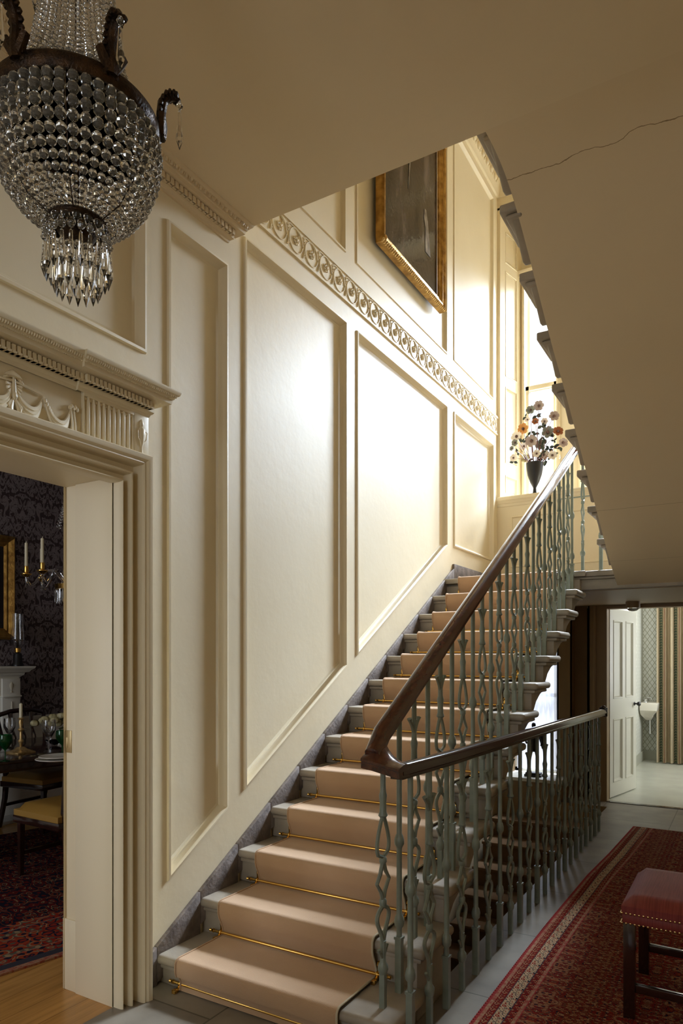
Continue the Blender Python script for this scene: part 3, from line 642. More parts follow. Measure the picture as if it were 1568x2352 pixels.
w = MB(); strip(w, [(0, 0), (.04, 0), (.04, .03), (0, .03)], lambda a, h: [(2.7-h, 8.2+a, .9+a), (2.7-h, 9.6-a, .9+a), (2.7-h, 9.6-a, 2.1-a), (2.7-h, 8.2+a, 2.1-a), (2.7-h, 8.2+a, .9+a)])
w.build('window_6', m_white, kind='structure', smooth=0)
# dining room shell
FX = -3.54
w = MB(); w.box(FX-.1, FX, -2, 5.2, .90, 3.4); w.build('wall_dining_far', m_damask, kind='structure', smooth=0)
w = MB(); w.box(FX-.12, FX+.006, -2, 5.2, 0, .90); w.box(FX, FX+.03, -2, 5.2, .865, .90); w.box(FX, FX+.04, -2, 5.2, .885, .90); w.box(FX, FX+.03, -2, 5.2, FZ, .20)
w.build('wall_dining_dado', m_white, kind='structure', smooth=0)
w = MB(); w.box(-3.7, -.3, 5.1, 5.2, 0, 3.4); w.box(-3.7, -.3, -2.05, -2, 0, .9); w.box(-3.7, -.3, -2.05, -2, 2.6, 3.4); w.box(-3.7, -2.7, -2.05, -2, .9, 2.6); w.box(-1.1, -.3, -2.05, -2, .9, 2.6)
w.build('wall_dining_ends', m_damask, kind='structure', smooth=0)
w = MB(); w.box(-3.8, -.3, -2, 5.2, 3.4, 3.45); w.build('ceiling_dining', m_white, kind='structure', smooth=0)

# ================================================================== STAIRCASE
RI, TR = .1612, .2705
def zk(k): return RI*k
def yk(k): return 2.115+TR*(k-1)
st = thing('stone_staircase', 'grey stone staircase climbing along the cream panelled wall', 'staircase', (0, 0, 0))
def step_mesh(k, y, z, x1=1.145, last=False):
    b = MB(); xb = x1-.045
    b.box(0.001, x1, y, y+.315, z-.042, z)
    b2 = MB(); b2.box(0.001, x1-.022, y+.018, y+.30, z-.062, z-.042)
    b3 = MB(); dz = RI+.0 if k > 1 else z-FZ
    if k > 2: b3.prism([(y+.032, z-.06), (y+.032, z-dz), (y+.075, z-dz-.012), (y+.14, z-.115), (y+.23, z-.075), (y+.30, z-.06)], 'x', .001, xb)
    else: b3.prism([(y+.032, z-.06), (y+.032, FZ-.0), (y+.30, FZ-.0), (y+.30, z-.06)], 'x', .001, xb)
    o = b.build('step', m_stone, st, bevel=.018, seg=4)
    # join the two lower mouldings into the same mesh
    bm = bmesh.new(); bm.from_mesh(o.data)
    for q, bev in ((b2, .007), (b3, .004)):
        me = bpy.data.meshes.new('t'); me.from_pydata(q.v, [], q.f); t = bmesh.new(); t.from_mesh(me); bmesh.ops.recalc_face_normals(t, faces=t.faces)
        bmesh.ops.bevel(t, geom=[e for e in t.edges if e.calc_face_angle(0) > R(50)], offset=bev, segments=2, affect='EDGES', profile=.5, clamp_overlap=True)
        t.to_mesh(me); t.free(); bm.from_mesh(me); bpy.data.meshes.remove(me)
    bm.to_mesh(o.data); bm.free(); o.data.polygons.foreach_set('use_smooth', [True]*len(o.data.polygons)); o.data.set_sharp_from_angle(angle=R(40))
    return o
for k in range(1, 13): step_mesh(k, yk(k), zk(k))
LZ = 2.096
w = MB(); w.box(.001, 2.6, 5.44, 7.22, LZ-.139, LZ-.062); w.box(.001, 2.6, 5.42, 7.22, LZ-.062, LZ-.042); w.box(.001, 1.36, 5.40, 7.08, LZ-.042, LZ); w.box(.001, 2.6, 5.48, 7.22, LZ-.042, LZ-.0005)
w.box(.001, 1.10, 5.39, 5.50, LZ-RI, LZ-.06)
w.box(.001, 1.145, yk(13), 5.45, LZ-.042, LZ)
w.build('landing', m_stone, kind='structure', bevel=.006)
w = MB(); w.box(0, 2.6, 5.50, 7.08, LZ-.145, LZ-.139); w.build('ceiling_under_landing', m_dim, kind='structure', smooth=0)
w = MB(); w.box(0, 2.6, 6.785, 6.8, LZ, LZ+.15); w.build('baseboard_landing', m_string, kind='structure', smooth=0)
# stone string against the wall
ws = thing('wall_string', 'sloping grey stone skirting between the stairs and the panelled wall', 'skirting', (0, 0, 0))
for k in range(0, 14):
    y0 = yk(k) + .0 if k > 0 else 2.03; y1 = yk(k+1)-.002 if k < 13 else 5.562
    top = lambda y: .172+RI/TR*(y-2.115)+.004 if 0 else .16+.583*(y-2.052)
    if k == 0: y0, y1 = 2.052, yk(1)-.002
    b = MB(); b.prism([(y0, max(0, zk(k)-.12) if k else FZ), (y1, zk(max(k, 0))-.02 if k else FZ), (y1, top(y1)), (y0, top(y0))], 'x', 0, .021)
    b.build('string_block', m_string, ws, bevel=.003)
b = MB(); b.box(0, .021, 5.565, 6.79, LZ-.02, LZ+.152); b.build('string_block', m_string, ws, bevel=.003)
# runner
CX0, CX1 = .140, .930
rn = thing('stair_runner', 'tan wool carpet runner down the middle of the stone stairs', 'carpet', (0, 0, 0))
def runner_profile():
    pts = []
    th = .012
    for k in range(1, 14):
        y, z = yk(k), (zk(k) if k < 13 else LZ)
        zb = zk(k-1) if k > 1 else FZ
        yr = y+.032
        if k == 1: pts.append((yr-.020, zb+.004))
        # riser: bulges out to the nosing
        pts += [(yr-th-.002, zb+.028), (yr-th-.005, zb+.045), (yr-.030, zb+.075), (y-.010, z-.062), (y-.015, z-.042), (y-.015, z-.020)]
        for t in range(1, 6):
            a = PI-(PI/2)*t/5; pts.append((y+.010+.025*math.cos(a), z-.012+.025*math.sin(a)))
        yn = yk(k+1)+.032-th if k < 13 else 6.3
        pts += [(y+.12, z+th), (yn-.012, z+th)]
    return pts
RP = runner_profile()
def offset_line(P, d):
    out = []
    for i, p in enumerate(P):
        a = Vector(P[max(i-1, 0)]); b = Vector(P[min(i+1, len(P)-1)]); t = (b-a).normalized(); out.append((p[0]+t.y*d, p[1]-t.x*d))
    return out
b = MB(); IN = offset_line(RP, .008)
b.loft([[(x, y, z) for y, z in RP] + [(x, y, z) for y, z in reversed(IN)] for x in (CX0, CX1)])
b.build('pile', m_carpet, rn, smooth=60)
b = MB(); b.tube([(CX1+.001, y+.002, z-.005) for y, z in RP], .003, 6); b.build('binding', m_bind, rn)
b = MB(); b.tube([(CX1+.0005, y-.003, z+.003) for y, z in RP], .0045, 6); b.build('edge_cord', m_cord, rn)
b = MB(); b.tube([(CX0-.0005, y-.001, z+.001) for y, z in RP], .004, 6); b.build('edge_cord', m_carpet, rn)
# stair rods
ORD = ['foot of the bottom step', 'back of the first tread', 'back of the second tread', 'back of the third tread', 'back of the fourth tread', 'back of the fifth tread', 'back of the sixth tread', 'back of the seventh tread', 'back of the eighth tread', 'back of the ninth tread', 'back of the tenth tread', 'back of the eleventh tread', 'back of the twelfth tread']
proto = None
for k in range(13):
    loc = (0, yk(k+1)+.032-(.022 if k else .007), (zk(k) if k else FZ)+.026)
    if proto is None:
        r_ = thing('stair_rod', '', 'stair rod', loc, 0, 'brass stair rods'); proto = r_
        b = MB(); b.tube([(CX0-.03, -.004, 0), (CX1+.03, -.004, 0)], .0062, 10); b.build('rod', m_brass, r_)
        for x, s_ in ((CX0-.008, -1), (CX1+.010, 1)):
            b = MB(); b.box(x-.009, x+.009, .006, .018, -.022, .036); b.tube([(x, 0, .03), (x, .004, .042), (x, .012, .046)], [.004, .007, .004], 8)
            b.tube([(x, -.004, -.008), (x, -.022, -.018), (x, -.036, -.022)], [.006, .008, .009], 8); b.box(x-.009, x+.009, -.046, -.026, -.026, -.010)
            b.tube([(x-.006, -.004, 0), (x+.006, -.004, 0)], .0105, 10)
            b.build('bracket', m_brass, r_, bevel=.0015)
            b = MB(); q = x+s_*.022
            b.tube([(q, -.004, 0), (q+s_*.012, -.004, 0), (q+s_*.014, -.004, 0), (q+s_*.022, -.004, 0), (q+s_*.028, -.004, 0), (q+s_*.036, -.004, 0), (q+s_*.04, -.004, 0)], [.0065, .0065, .009, .009, .005, .0085, .003], 10)
            b.build('finial', m_brass, r_)
    else: r_ = dup(proto, loc=loc)
    r_['label'] = 'brass rod across the runner at the %s from the bottom' % ORD[k] if k else 'brass stair rod at the foot of the bottom step, nearest the hall floor'

# ---- balusters
def baluster_ornate(H, base=.0, curl=.87):
    b = MB(); q = .0105
    b.box(-q, q, -q, q, 0, .125)
    b.lathe([(.010, .120), (.015, .126), (.020, .140), (.019, .155), (.011, .168), (.010, .20)], seg=10)
    for s_ in (-1, 1): b.tube([(0, s_*.006, .185), (0, s_*.024, .205), (0, s_*.034, .222)], [.006, .005, .0065], 6)
    b.tube([(0, 0, .19), (0, 0, .245)], [.011, .012], 8)
    def loop(z0, z1, wide, w, hr=.0075):
        for s_ in (-1, 1):
            pts = []
            for i in range(11):
                t = i/10; e = math.sin(PI*t)**.8
                sk = (t**.55 if wide < .5 else 1-(1-t)**.55) if 0 else t
                prof = math.sin(PI*(t**(math.log(.5)/math.log(wide))))
                pts.append((0, s_*(.004+w*max(0, prof)**.85), z0+(z1-z0)*t))
            b.tube(pts, .0078, 6, flat=1.0)
    loop(.235, .372, .72, .043)
    b.lathe([(.009, .366), (.014, .374), (.014, .392), (.009, .400)], seg=10)
    for s_ in (-1, 1):   # angular diamond
        b.tube([(0, s_*.004, .398), (0, s_*.016, .425), (0, s_*.048, .462), (0, s_*.020, .495), (0, s_*.004, .530)], [.008, .0075, .007, .0075, .008], 6)
    b.lathe([(.009, .524), (.014, .532), (.014, .546), (.009, .552)], seg=10)
    loop(.550, .700, .28, .043)
    b.lathe([(.010, .692), (.018, .702), (.013, .716), (.012, .75), (.015, .775), (.011, .79), (.010, .82)], seg=10)
    if H > curl+.03:
        b.tube([(0, 0, .80), (0, 0, curl)], [.010, .013], 8)
        for s_ in (-1, 1): b.tube([(0, s_*.004, curl-.05), (0, s_*.022, curl-.02), (0, s_*.038, curl-.005), (0, s_*.044, curl+.006)], [.008, .008, .007, .011], 6)
    b.tube([(0, 0, .80), (0, 0, H)], .0105, 8)
    return b
def baluster_plain(H):
    b = MB(); q = .0125
    b.box(-q, q, -q, q, 0, .205); b.box(-q-.003, q+.003, -q-.003, q+.003, .203, .213)
    b.lathe([(.0105, .213), (.0105, .245), (.018, .255), (.020, .272), (.016, .290), (.011, .298), (.0105, .45), (.0105, .548), (.012, .553), (.019, .566), (.019, .583), (.014, .600), (.0105, .606), (.0105, H)], seg=10)
    return b
RS = .582
def railz(y): return 1.100+RS*(y-2.155)        # underside of the sloping rail
SB = thing('stair_balustrade', 'sage green iron balustrade with mahogany handrail climbing the stone stairs', 'balustrade', (0, 0, 0))
cache = {}
BXS = 1.054
for k in range(1, 13):
    for j, (kind, dy) in enumerate((('o', .105), ('p', .240))):
        y = yk(k)+dy; H = railz(y)+.012-zk(k)
        if k == 1 and j == 0: H = 1.06-zk(1)
        key = (kind, round(H, 2))
        if key not in cache:
            o = (baluster_ornate(H) if kind == 'o' else baluster_plain(H)).build('baluster', m_iron, SB, loc=(BXS, y, zk(k)), fix=False); cache[key] = o
        else:
            o = cache[key].copy(); C.objects.link(o); o.location = (BXS, y, zk(k)); o.parent = SB
for x in (1.104, 1.238):
    o = (baluster_ornate(1.0) if x < 1.2 else baluster_plain(1.0)).build('baluster', m_iron, SB, loc=(x, 5.47, LZ), fix=False)
b = MB(); b.tube([(.92, 5.5, 2.686), (1.36, 5.5, 2.686)], .005, 6); b.build('tie_bar', m_iron, SB)
# handrails
def rail_section(w_, h_):
    s = [(-.5*w_*.80, 0), (-.5*w_*.80, h_*.22), (-.5*w_, h_*.30), (-.5*w_, h_*.48), (-.44*w_, h_*.60)]
    s += [(.5*w_*.90*math.cos(PI-PI*i/10), h_*.60+h_*.40*math.sin(PI*i/10)) for i in range(1, 10)]
    s += [(.44*w_, h_*.60), (.5*w_, h_*.48), (.5*w_, h_*.30), (.5*w_*.80, h_*.22), (.5*w_*.80, 0)]
    return s
SEC = rail_section(.064, .062)
b = MB(); sl = math.atan(RS)
rings = []
for (x, y, z) in ((1.056, 2.150, 1.066), (BXS, 2.22, railz(2.22)), (BXS, 3.3, railz(3.3)), (BXS, 4.4, railz(4.4)), (BXS, 5.42, railz(5.42)), (BXS, 5.50, railz(5.50)-.008)):
    rings.append([(x+u, y-math.sin(sl)*v, z+math.cos(sl)*v) for u, v in SEC])
b.loft(rings)
b.loft([[(BXS, 5.47, 3.075)]]*0+[[(x, 5.50+u, 3.075+v) for u, v in SEC] for x in (1.03, 1.40)])
b.build('handrail', m_mahog, SB, smooth=50)
# ramped mitre joining the two rails
b = MB(); rings = []
for x, zb, zt in ((1.020, 1.048, 1.100), (1.04, 1.044, 1.125), (1.06, 1.042, 1.138), (1.075, 1.039, 1.136), (1.09, 1.036, 1.112), (1.11, 1.032, 1.090), (1.14, 1.026, 1.074), (1.17, 1.020, 1.066)):
    ya = 2.116; yb = 2.20
    zq = zb+.034; rings.append([(x, ya, zb), (x, yb, zb), (x, yb, zt-.006), (x, yb-.03, zt), (x, ya+.045, zt), (x, ya+.020, zq+(zt-zq)*.6), (x, ya+.004, zq+(zt-zq)*.22), (x, ya-.004, zq), (x, ya-.004, zq-.008), (x, ya, zq-.012)])
b.loft(rings); b.build('rail_mitre', m_mahog, SB, smooth=28)
WB = thing('well_balustrade', 'sage green iron balustrade with level mahogany rail guarding the basement stairwell', 'balustrade', (0, 0, 0))
cache = {}
pos = []
y = 2.232
seq = 'popopopopopopopopopopo'
for i in range(22):
    yy = 2.232+.1715*i
    pos.append(yy)
for i, yy in enumerate(pos):
    kind = 'p' if i % 2 == 0 else 'o'; H = 1.012-.0138*(yy-2.1)-FZ
    key = (kind, round(H, 2))
    if key not in cache:
        o = (baluster_ornate(H, curl=.88) if kind == 'o' else baluster_plain(H)).build('baluster', m_iron, WB, loc=(1.158, yy, FZ), fix=False); cache[key] = o
    else:
        o = cache[key].copy(); C.objects.link(o); o.location = (1.158, yy, FZ); o.parent = WB
b = MB(); SEC2 = rail_section(.058, .056)
b.loft([[(x+u, y, z+v) for u, v in SEC2] for x, y, z in ((1.143, 2.150, 1.013), (1.150, 2.6, 1.004), (1.155, 4.2, .985), (1.158, 6.02, .958))])
b.build('handrail', m_mahd, WB, smooth=50)
b = MB(); b.box(1.125, 1.19, 6.02, 6.05, .945, 1.02); b.lathe([(.0, 0), (.02, .0), (.022, .01), (.012, .02), (0, .022)], (1.158, 6.035, 1.015), 12); b.build('rail_end', m_mahd, WB, bevel=.006)
# ---- basement flight
BS = thing('basement_staircase', 'brown carpeted flight going down below the stone stairs behind the balusters', 'staircase', (0, 0, 0))
for k in range(1, 14):
    y1 = 6.82-.27*(k-1); z = FZ-.168*k
    b = MB(); b.box(.02, WX-.01, y1-.29, y1, z-.03, z); b.box(.02, WX-.01, y1-.262, y1, z-.2, z-.03)
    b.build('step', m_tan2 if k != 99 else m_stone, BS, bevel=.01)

# ---- upper flight seen from below
UF = thing('upper_staircase', 'smooth plastered underside of the upper flight with stone treads poking past its edge', 'staircase', (0, 0, 0))
SO = [(5.485, 1.958), (5.165, 2.128), (4.743, 2.405), (4.268, 2.715), (3.963, 2.915), (3.678, 3.085), (3.419, 3.262), (3.242, 3.385), (3.10, 3.475), (3.00, 3.525), (2.91, 3.558), (2.80, 3.578), (2.685, 3.583)]
def catmull(P, m=4):
    out = []
    for i in range(len(P)-1):
        p0, p1, p2, p3 = [Vector(P[min(max(j, 0), len(P)-1)]) for j in (i-1, i, i+1, i+2)]
        for t in range(m):
            s = t/m; out.append(tuple(.5*((2*p1)+(-p0+p2)*s+(2*p0-5*p1+4*p2-p3)*s*s+(-p0+3*p1-3*p2+p3)*s**3)))
    return out+[P[-1]]
SOC = catmull(SO)
ex = lambda y: 1.28+.08*(y-2.692)/2.778
b = MB(); rows = [[(ex(y), y, z) for y, z in SOC], [(2.595, y, z) for y, z in SOC], [(2.595, y, z+.06) for y, z in SOC], [(ex(y), y, z+.06) for y, z in SOC]]
b.loft(list(map(list, zip(*rows))))
b.build('soffit', m_soffit, UF, smooth=60)
def soz(y):
    for (a, za), (c, zc) in zip(SOC, SOC[1:]):
        if c <= y <= a: return za+(zc-za)*(a-y)/(a-c)
    return SOC[-1][1] if y < SOC[-1][0] else SOC[0][1]
for k in range(10):
    y = 5.42-.290*k; z = 2.285+.1775*k; xe = ex(y)
    y2 = y-.31; zs0, zs1 = min(z-.03, soz(y)+.045), min(z-.012, soz(y2)+.045)
    b = MB()
    if k < 7: b.prism([(y, z), (y, max(z-.042, zs0)), (y-.03, max(z-.05, zs0)), (y-.03, zs0), (y2, zs1), (y2, z)], 'x', xe+.002, 2.595)
    b.box(xe-.088, xe+.01, y-.31, y, z-.042, z); b.box(xe-.065, xe+.01, y-.29, y-.02, z-.062, z-.042)
    b.prism([(y-.035, z-.06), (y-.035, z-.16), (y-.08, z-.165), (y-.16, z-.11), (y-.27, z-.06)], 'x', xe-.045, xe+.002)
    b.build('step', m_stone, UF, bevel=.008, seg=3)

# ================================================================== HALL OBJECTS
# painting on the staircase wall
pt = thing('painting', 'large dark oil painting in a gilt frame high on the staircase wall', 'painting', (0, 0, 0))
FRP = [(0, .0), (0, .045), (.012, .062), (.022, .058), (.032, .045), (.050, .050), (.058, .040), (.075, .030), (.085, .032), (.092, .018)]
py0, py1, pz0, pz1 = 4.13, 5.255, 4.275, 5.66
b = MB(); strip(b, FRP, lambda a, h: [(h+.012, py0+a, pz0+a), (h+.012, py1-a, pz0+a), (h+.012, py1-a, pz1-a), (h+.012, py0+a, pz1-a), (h+.012, py0+a, pz0+a)])
b.build('frame', m_gilt, pt, smooth=35, fix=False)
b = MB()
n_ = 46
for i in range(n_+1):
    y = py0+.006+(py1-py0-.012)*i/n_; b.ball((.070, y, pz0+.012), .011, 6, 4); b.ball((.058, y, pz0+.004), .008, 6, 4)
b.build('carved_edge', m_goldl, pt)
b = MB(); b.ball((.075, py1-.03, pz1-.03), .035, 10, 6, (.4, 1, 1)); b.ball((.075, py0+.03, pz0+.03), .022, 10, 6, (.4, 1, 1)); b.build('corner_ornament', m_gilt, pt)
b = MB(); b.add([(.026, py0+.09, pz0+.09), (.026, py1-.09, pz0+.09), (.026, py1-.09, pz1-.09), (.026, py0+.09, pz1-.09)], [(0, 1, 2, 3)]); b.build('canvas', m_canvas, pt, smooth=0)
m_smear = mat('faded_paint', (.30, .26, .22), .4, col2=(.10, .08, .07), nscale=14)
b = MB()
def smear(pts, wid):
    for i in range(len(pts)-1):
        pass
    L = [(.0285, y-w_, z) for (y, z), w_ in zip(pts, wid)]; Rr = [(.0285, y+w_, z) for (y, z), w_ in zip(pts, wid)]
    b.loft([L, Rr], closed=False, cap=False)
smear([(4.98, 4.62), (4.97, 4.70), (4.96, 4.80), (4.94, 4.88), (4.93, 4.95)], [.05, .045, .03, .04, .015])
smear([(4.62, 4.93), (4.64, 5.1), (4.67, 5.3), (4.70, 5.45)], [.004, .010, .012, .02])
b.build('pale_brushwork', m_smear, pt, smooth=0)

# bouquet and vase on the window sill
VX, VY, VZ = .362, 6.865, 3.066
v = thing('goblet_vase', 'black goblet-shaped vase standing on the stair window sill', 'vase', (VX, VY, VZ))
b = MB(); b.lathe([(0, 0), (.038, 0), (.036, .006), (.024, .012), (.018, .03), (.015, .07), (.022, .085), (.045, .13), (.070, .20), (.080, .26), (.084, .32), (.080, .322), (.074, .26), (.04, .13), (0, .12)], seg=28); b.build('bowl', m_black, v)
bq = thing('flower_bouquet', 'porcelain flowers with grey leaves filling the black vase on the sill', 'flowers', (VX, VY, VZ+.30))
FC = {'w': mat('ivory_petals', (.82, .74, .66), .35), 'o': mat('orange_petals', (.62, .27, .06), .4), 'b': mat('rust_petals', (.34, .11, .04), .4), 'g': mat('grey_petals', (.20, .21, .18), .4), 'm': mat('mauve_petals', (.45, .36, .33), .4), 'y': mat('yellow_green_petals', (.45, .42, .18), .4)}
m_leaf = mat('grey_green_leaf', (.09, .11, .08), .45); m_leaf2 = mat('dark_leaf', (.035, .045, .035), .45); m_stem = mat('red_brown_stem', (.16, .05, .035), .5); m_eye = mat('dark_flower_centre', (.12, .06, .05), .6)
def toworld(px, py, Y):
    a = R(YAW); s, c = math.sin(a), math.cos(a); r = (px-784)/1568; d = (c*r-s, s*r+c, (1510-py)/1568); k = Y/d[1]
    return Vector((CAMX+k*d[0], Y, CAMZ+k*d[2]))
FL = [((1237, 932), 'm', .050), ((1218, 942), 'g', .045), ((1272, 956), 'm', .050), ((1201, 985), 'o', .055), ((1186, 1003), 'w', .058), ((1229, 968), 'b', .035), ((1258, 993), 'g', .060), ((1281, 991), 'b', .050), ((1220, 1013), 'm', .060), ((1240, 1021), 'g', .050), ((1293, 1017), 'm', .045), ((1182, 1017), 'g', .035), ((1203, 1025), 'w', .040), ((1175, 1030), 'g', .026), ((1206, 1053), 'y', .045), ((1179, 1052), 'w', .040), ((1249, 1045), 'w', .050), ((1268, 1046), 'w', .045), ((1232, 1042), 'w', .040), ((1211, 964), 'w', .03), ((1250, 968), 'w', .035)]
org = Vector((VX, VY, VZ+.30))
for i, (px, c_, r_) in enumerate(FL):
    Y = VY+random.uniform(-.06, .08); p = toworld(px[0], px[1], Y)-org
    b = MB(); n5 = 6
    dirv = Vector((.1+p.x*1.5, -1, .1+random.uniform(-.3, .3))).normalized(); ux = dirv.cross(Vector((0, 0, 1))).normalized(); uz = ux.cross(dirv)
    for q in range(n5):
        a = 2*PI*q/n5+i; d0 = ux*math.cos(a)+uz*math.sin(a); sd = ux*-math.sin(a)+uz*math.cos(a)
        rows = []
        for t, wv, lift in ((.12, .10, .0), (.45, .34, .10), (.8, .40, .22), (1.0, .22, .20)):
            cpt = p+d0*r_*t+dirv*r_*lift; rows.append([cpt-sd*r_*wv, cpt+dirv*r_*-.08, cpt+sd*r_*wv])
        b.loft([[tuple(x) for x in row] for row in rows], closed=False, cap=False)
    b.ball(tuple(p+dirv*r_*.12), r_*.26, 8, 5, mi=1)
    b.build('flower', [FC[c_], m_eye], bq)
    b = MB(); mid = p*.5+Vector((random.uniform(-.03, .03), 0, .02)); b.tube([(p.x*.1, p.y*.1, -.06), tuple(mid), tuple(p)], [.004, .003, .002], 5); b.build('stem', m_stem, bq)
LV = [(1232, 955), (1206, 957), (1244, 978), (1250, 982), (1229, 995), (1250, 1008), (1265, 1003), (1199, 1015), (1272, 1012), (1272, 1025), (1240, 1012), (1224, 1000), (1235, 1055), (1243, 1042), (1215, 1055), (1261, 1050), (1270, 1042), (1188, 1040), (1260, 1031), (1246, 1025), (1287, 1027), (1180, 1060), (1252, 1058), (1212, 1000)]
for i, px in enumerate(LV):
    p = toworld(px[0], px[1], VY+random.uniform(-.05, .05))-org; b = MB()
    for q in range(3):
        a = random.uniform(0, 2*PI); d0 = Vector((math.cos(a), random.uniform(-.4, .4), math.sin(a))); sd = Vector((-math.sin(a), .3, math.cos(a))); L = random.uniform(.03, .055)
        rows = [[tuple(p+d0*L*t-sd*L*w_), tuple(p+d0*L*t+Vector((0, .008, 0))), tuple(p+d0*L*t+sd*L*w_)] for t, w_ in ((0, .05), (.35, .32), (.7, .25), (1, .02))]
        b.loft(rows, closed=False, cap=False)
    b.build('leaf', m_leaf2 if i % 3 == 0 else m_leaf, bq)
b = MB(); p = toworld(1285, 1050, VY)-org; b.lathe([(0, -.02), (.008, -.01), (.004, .015), (0, .03)], tuple(p), 8); b.build('glass_drop', m_glass, bq)

# bronze statuette on the ledge
sx, sy, sz = .33, 6.95, .235
stt = thing('bronze_statuette', 'dark bronze statuette of a striding figure on the low window ledge', 'statuette', (sx, sy, sz))
b = MB(); b.box(-.085, .085, -.055, .055, 0, .022); b.box(-.075, .075, -.048, .048, .022, .04); b.build('base', m_black, stt, bevel=.004)
me = bpy.data.meshes.new('figure')
V = [(0, 0, .30), (0, 0, .38), (0, 0, .45), (0, 0, .475), (0, 0, .515), (.025, 0, .29), (.035, .01, .19), (.030, .045, .045), (-.025, 0, .29), (-.035, -.02, .19), (-.055, -.01, .045), (.055, 0, .44), (.085, .01, .37), (.08, -.03, .31), (-.055, 0, .44), (-.09, 0, .38), (-.06, -.04, .33), (.035, .015, .042), (-.055, -.035, .042), (0, -.005, .548)]
Ed = [(0, 1), (1, 2), (2, 3), (3, 4), (4, 19), (0, 5), (5, 6), (6, 7), (0, 8), (8, 9), (9, 10), (2, 11), (11, 12), (12, 13), (2, 14), (14, 15), (15, 16), (7, 17), (10, 18)]
me.from_pydata(V, Ed, [])
fo = bpy.data.objects.new('figure', me); C.objects.link(fo); fo.parent = stt; me.materials.append(m_black)
sm = fo.modifiers.new('skin', 'SKIN'); rad = [.036, .034, .040, .015, .026, .026, .019, .012, .026, .019, .012, .018, .013, .010, .018, .013, .010, .012, .012, .018]
for i, vv in enumerate(me.skin_vertices[0].data): vv.radius = (rad[i], rad[i]); vv.use_root = (i == 0)
fo.modifiers.new('sub', 'SUBSURF').levels = 2; fo.modifiers['sub'].render_levels = 2
b = MB(); b.lathe([(.034, .25), (.040, .29), (.030, .34)], seg=14); b.tube([(.05, .02, .44), (.085, .03, .36), (.09, .02, .28)], [.02, .035, .015], 8); b.build('cloak', m_black, stt)

# hall rug
RX0, RX1, RY0, RY1 = 1.262, 2.50, 1.2, 6.10
rg = thing('red_rug', 'long red patterned rug with striped borders on the hall flagstones', 'rug', (0, 0, 0))
bands = [(.0, .008, 0), (.008, .022, 1), (.022, .052, 2), (.052, .055, 3), (.055, .098, 4), (.098, .102, 3), (.102, .130, 2), (.130, .143, 1), (.143, .147, 0)]
b = MB(); seg = 60
def ex_(y):   # gentle sway of the edge seen in the photograph
    P = [(1.2, 1.295), (2.5, 1.290), (3.2, 1.291), (3.6, 1.294), (4.02, 1.303), (4.58, 1.316), (5.16, 1.350), (6.3, 1.396)]
    for (a, xa), (c, xc) in zip(P, P[1:]):
        if a <= y <= c: return xa+(xc-xa)*(y-a)/(c-a)
    return P[-1][1]
for (a0, a1, mi) in bands:
    L = [(ex_(RY0+(RY1-RY0)*i/seg)+a0, RY0+(RY1-RY0)*i/seg, FZ+.012) for i in range(seg+1)]; Rr = [(p[0]+a1-a0, p[1], p[2]) for p in L]
    b.loft([L, Rr], closed=False, cap=False, mi=mi)
L = [(ex_(RY0+(RY1-RY0)*i/seg)+.147, RY0+(RY1-RY0)*i/seg, FZ+.012) for i in range(seg+1)]; Rr = [(RX1, p[1], p[2]) for p in L]
b.loft([L, Rr], closed=False, cap=False, mi=5)
L = [(ex_(RY0+(RY1-RY0)*i/seg), RY0+(RY1-RY0)*i/seg, FZ+.012) for i in range(seg+1)]; b.loft([L, [(p[0], p[1], FZ+.001) for p in L]], closed=False, cap=False, mi=0)
b.add([(ex_(RY1), RY1, FZ+.001), (RX1, RY1, FZ+.001), (RX1, RY1, FZ+.012), (ex_(RY1), RY1, FZ+.012)], [(0, 1, 2, 3)])
b.build('pile', [m_rugl1, m_rugl2, m_rugb1, m_rugl3, m_rugb2, m_rugf], rg, smooth=0, fix=False)
b = MB()
for i in range(240):
    y = RY0+(RY1-RY0)*i/240; x = ex_(y); b.box(x-.006, x+.004, y, y+.012, FZ+.002, FZ+.013)
b.build('overcast_edge', m_rugl1, rg, smooth=0, fix=False)

# stool
sl_ = thing('footstool', 'mahogany stool with red striped seat and brass nails on the red rug', 'stool', (1.782, 2.84, FZ+.012), R(0))
SX, SY, SH = .52, .47, .375
for (x, y) in ((0, 0), (SX-.042, 0), (0, SY-.042), (SX-.042, SY-.042)):
    b = MB(); b.loft([[(x+a*.042, y+c*.042, z) for a, c in ((0, 0), (1, 0), (1, 1), (0, 1))] for z in (0, SH)]); b.build('leg', m_mahd, sl_, bevel=.002)
for (a0, a1, c0, c1, z) in ((.04, SX-.04, .008, .032, .10), (.04, SX-.04, SY-.034, SY-.010, .10), ):
    b = MB(); b.box(a0, a1, c0, c1, z, z+.032); b.build('stretcher', m_mahd, sl_, bevel=.002)
b = MB(); b.box(SX*.5-.012, SX*.5+.012, .03, SY-.03, .102, .13); b.build('stretcher', m_mahd, sl_, bevel=.002)
b = MB(); b.box(-.004, SX+.004, -.004, SY+.004, SH-.008, SH+.028); b.build('apron', m_redfab, sl_, bevel=.005)
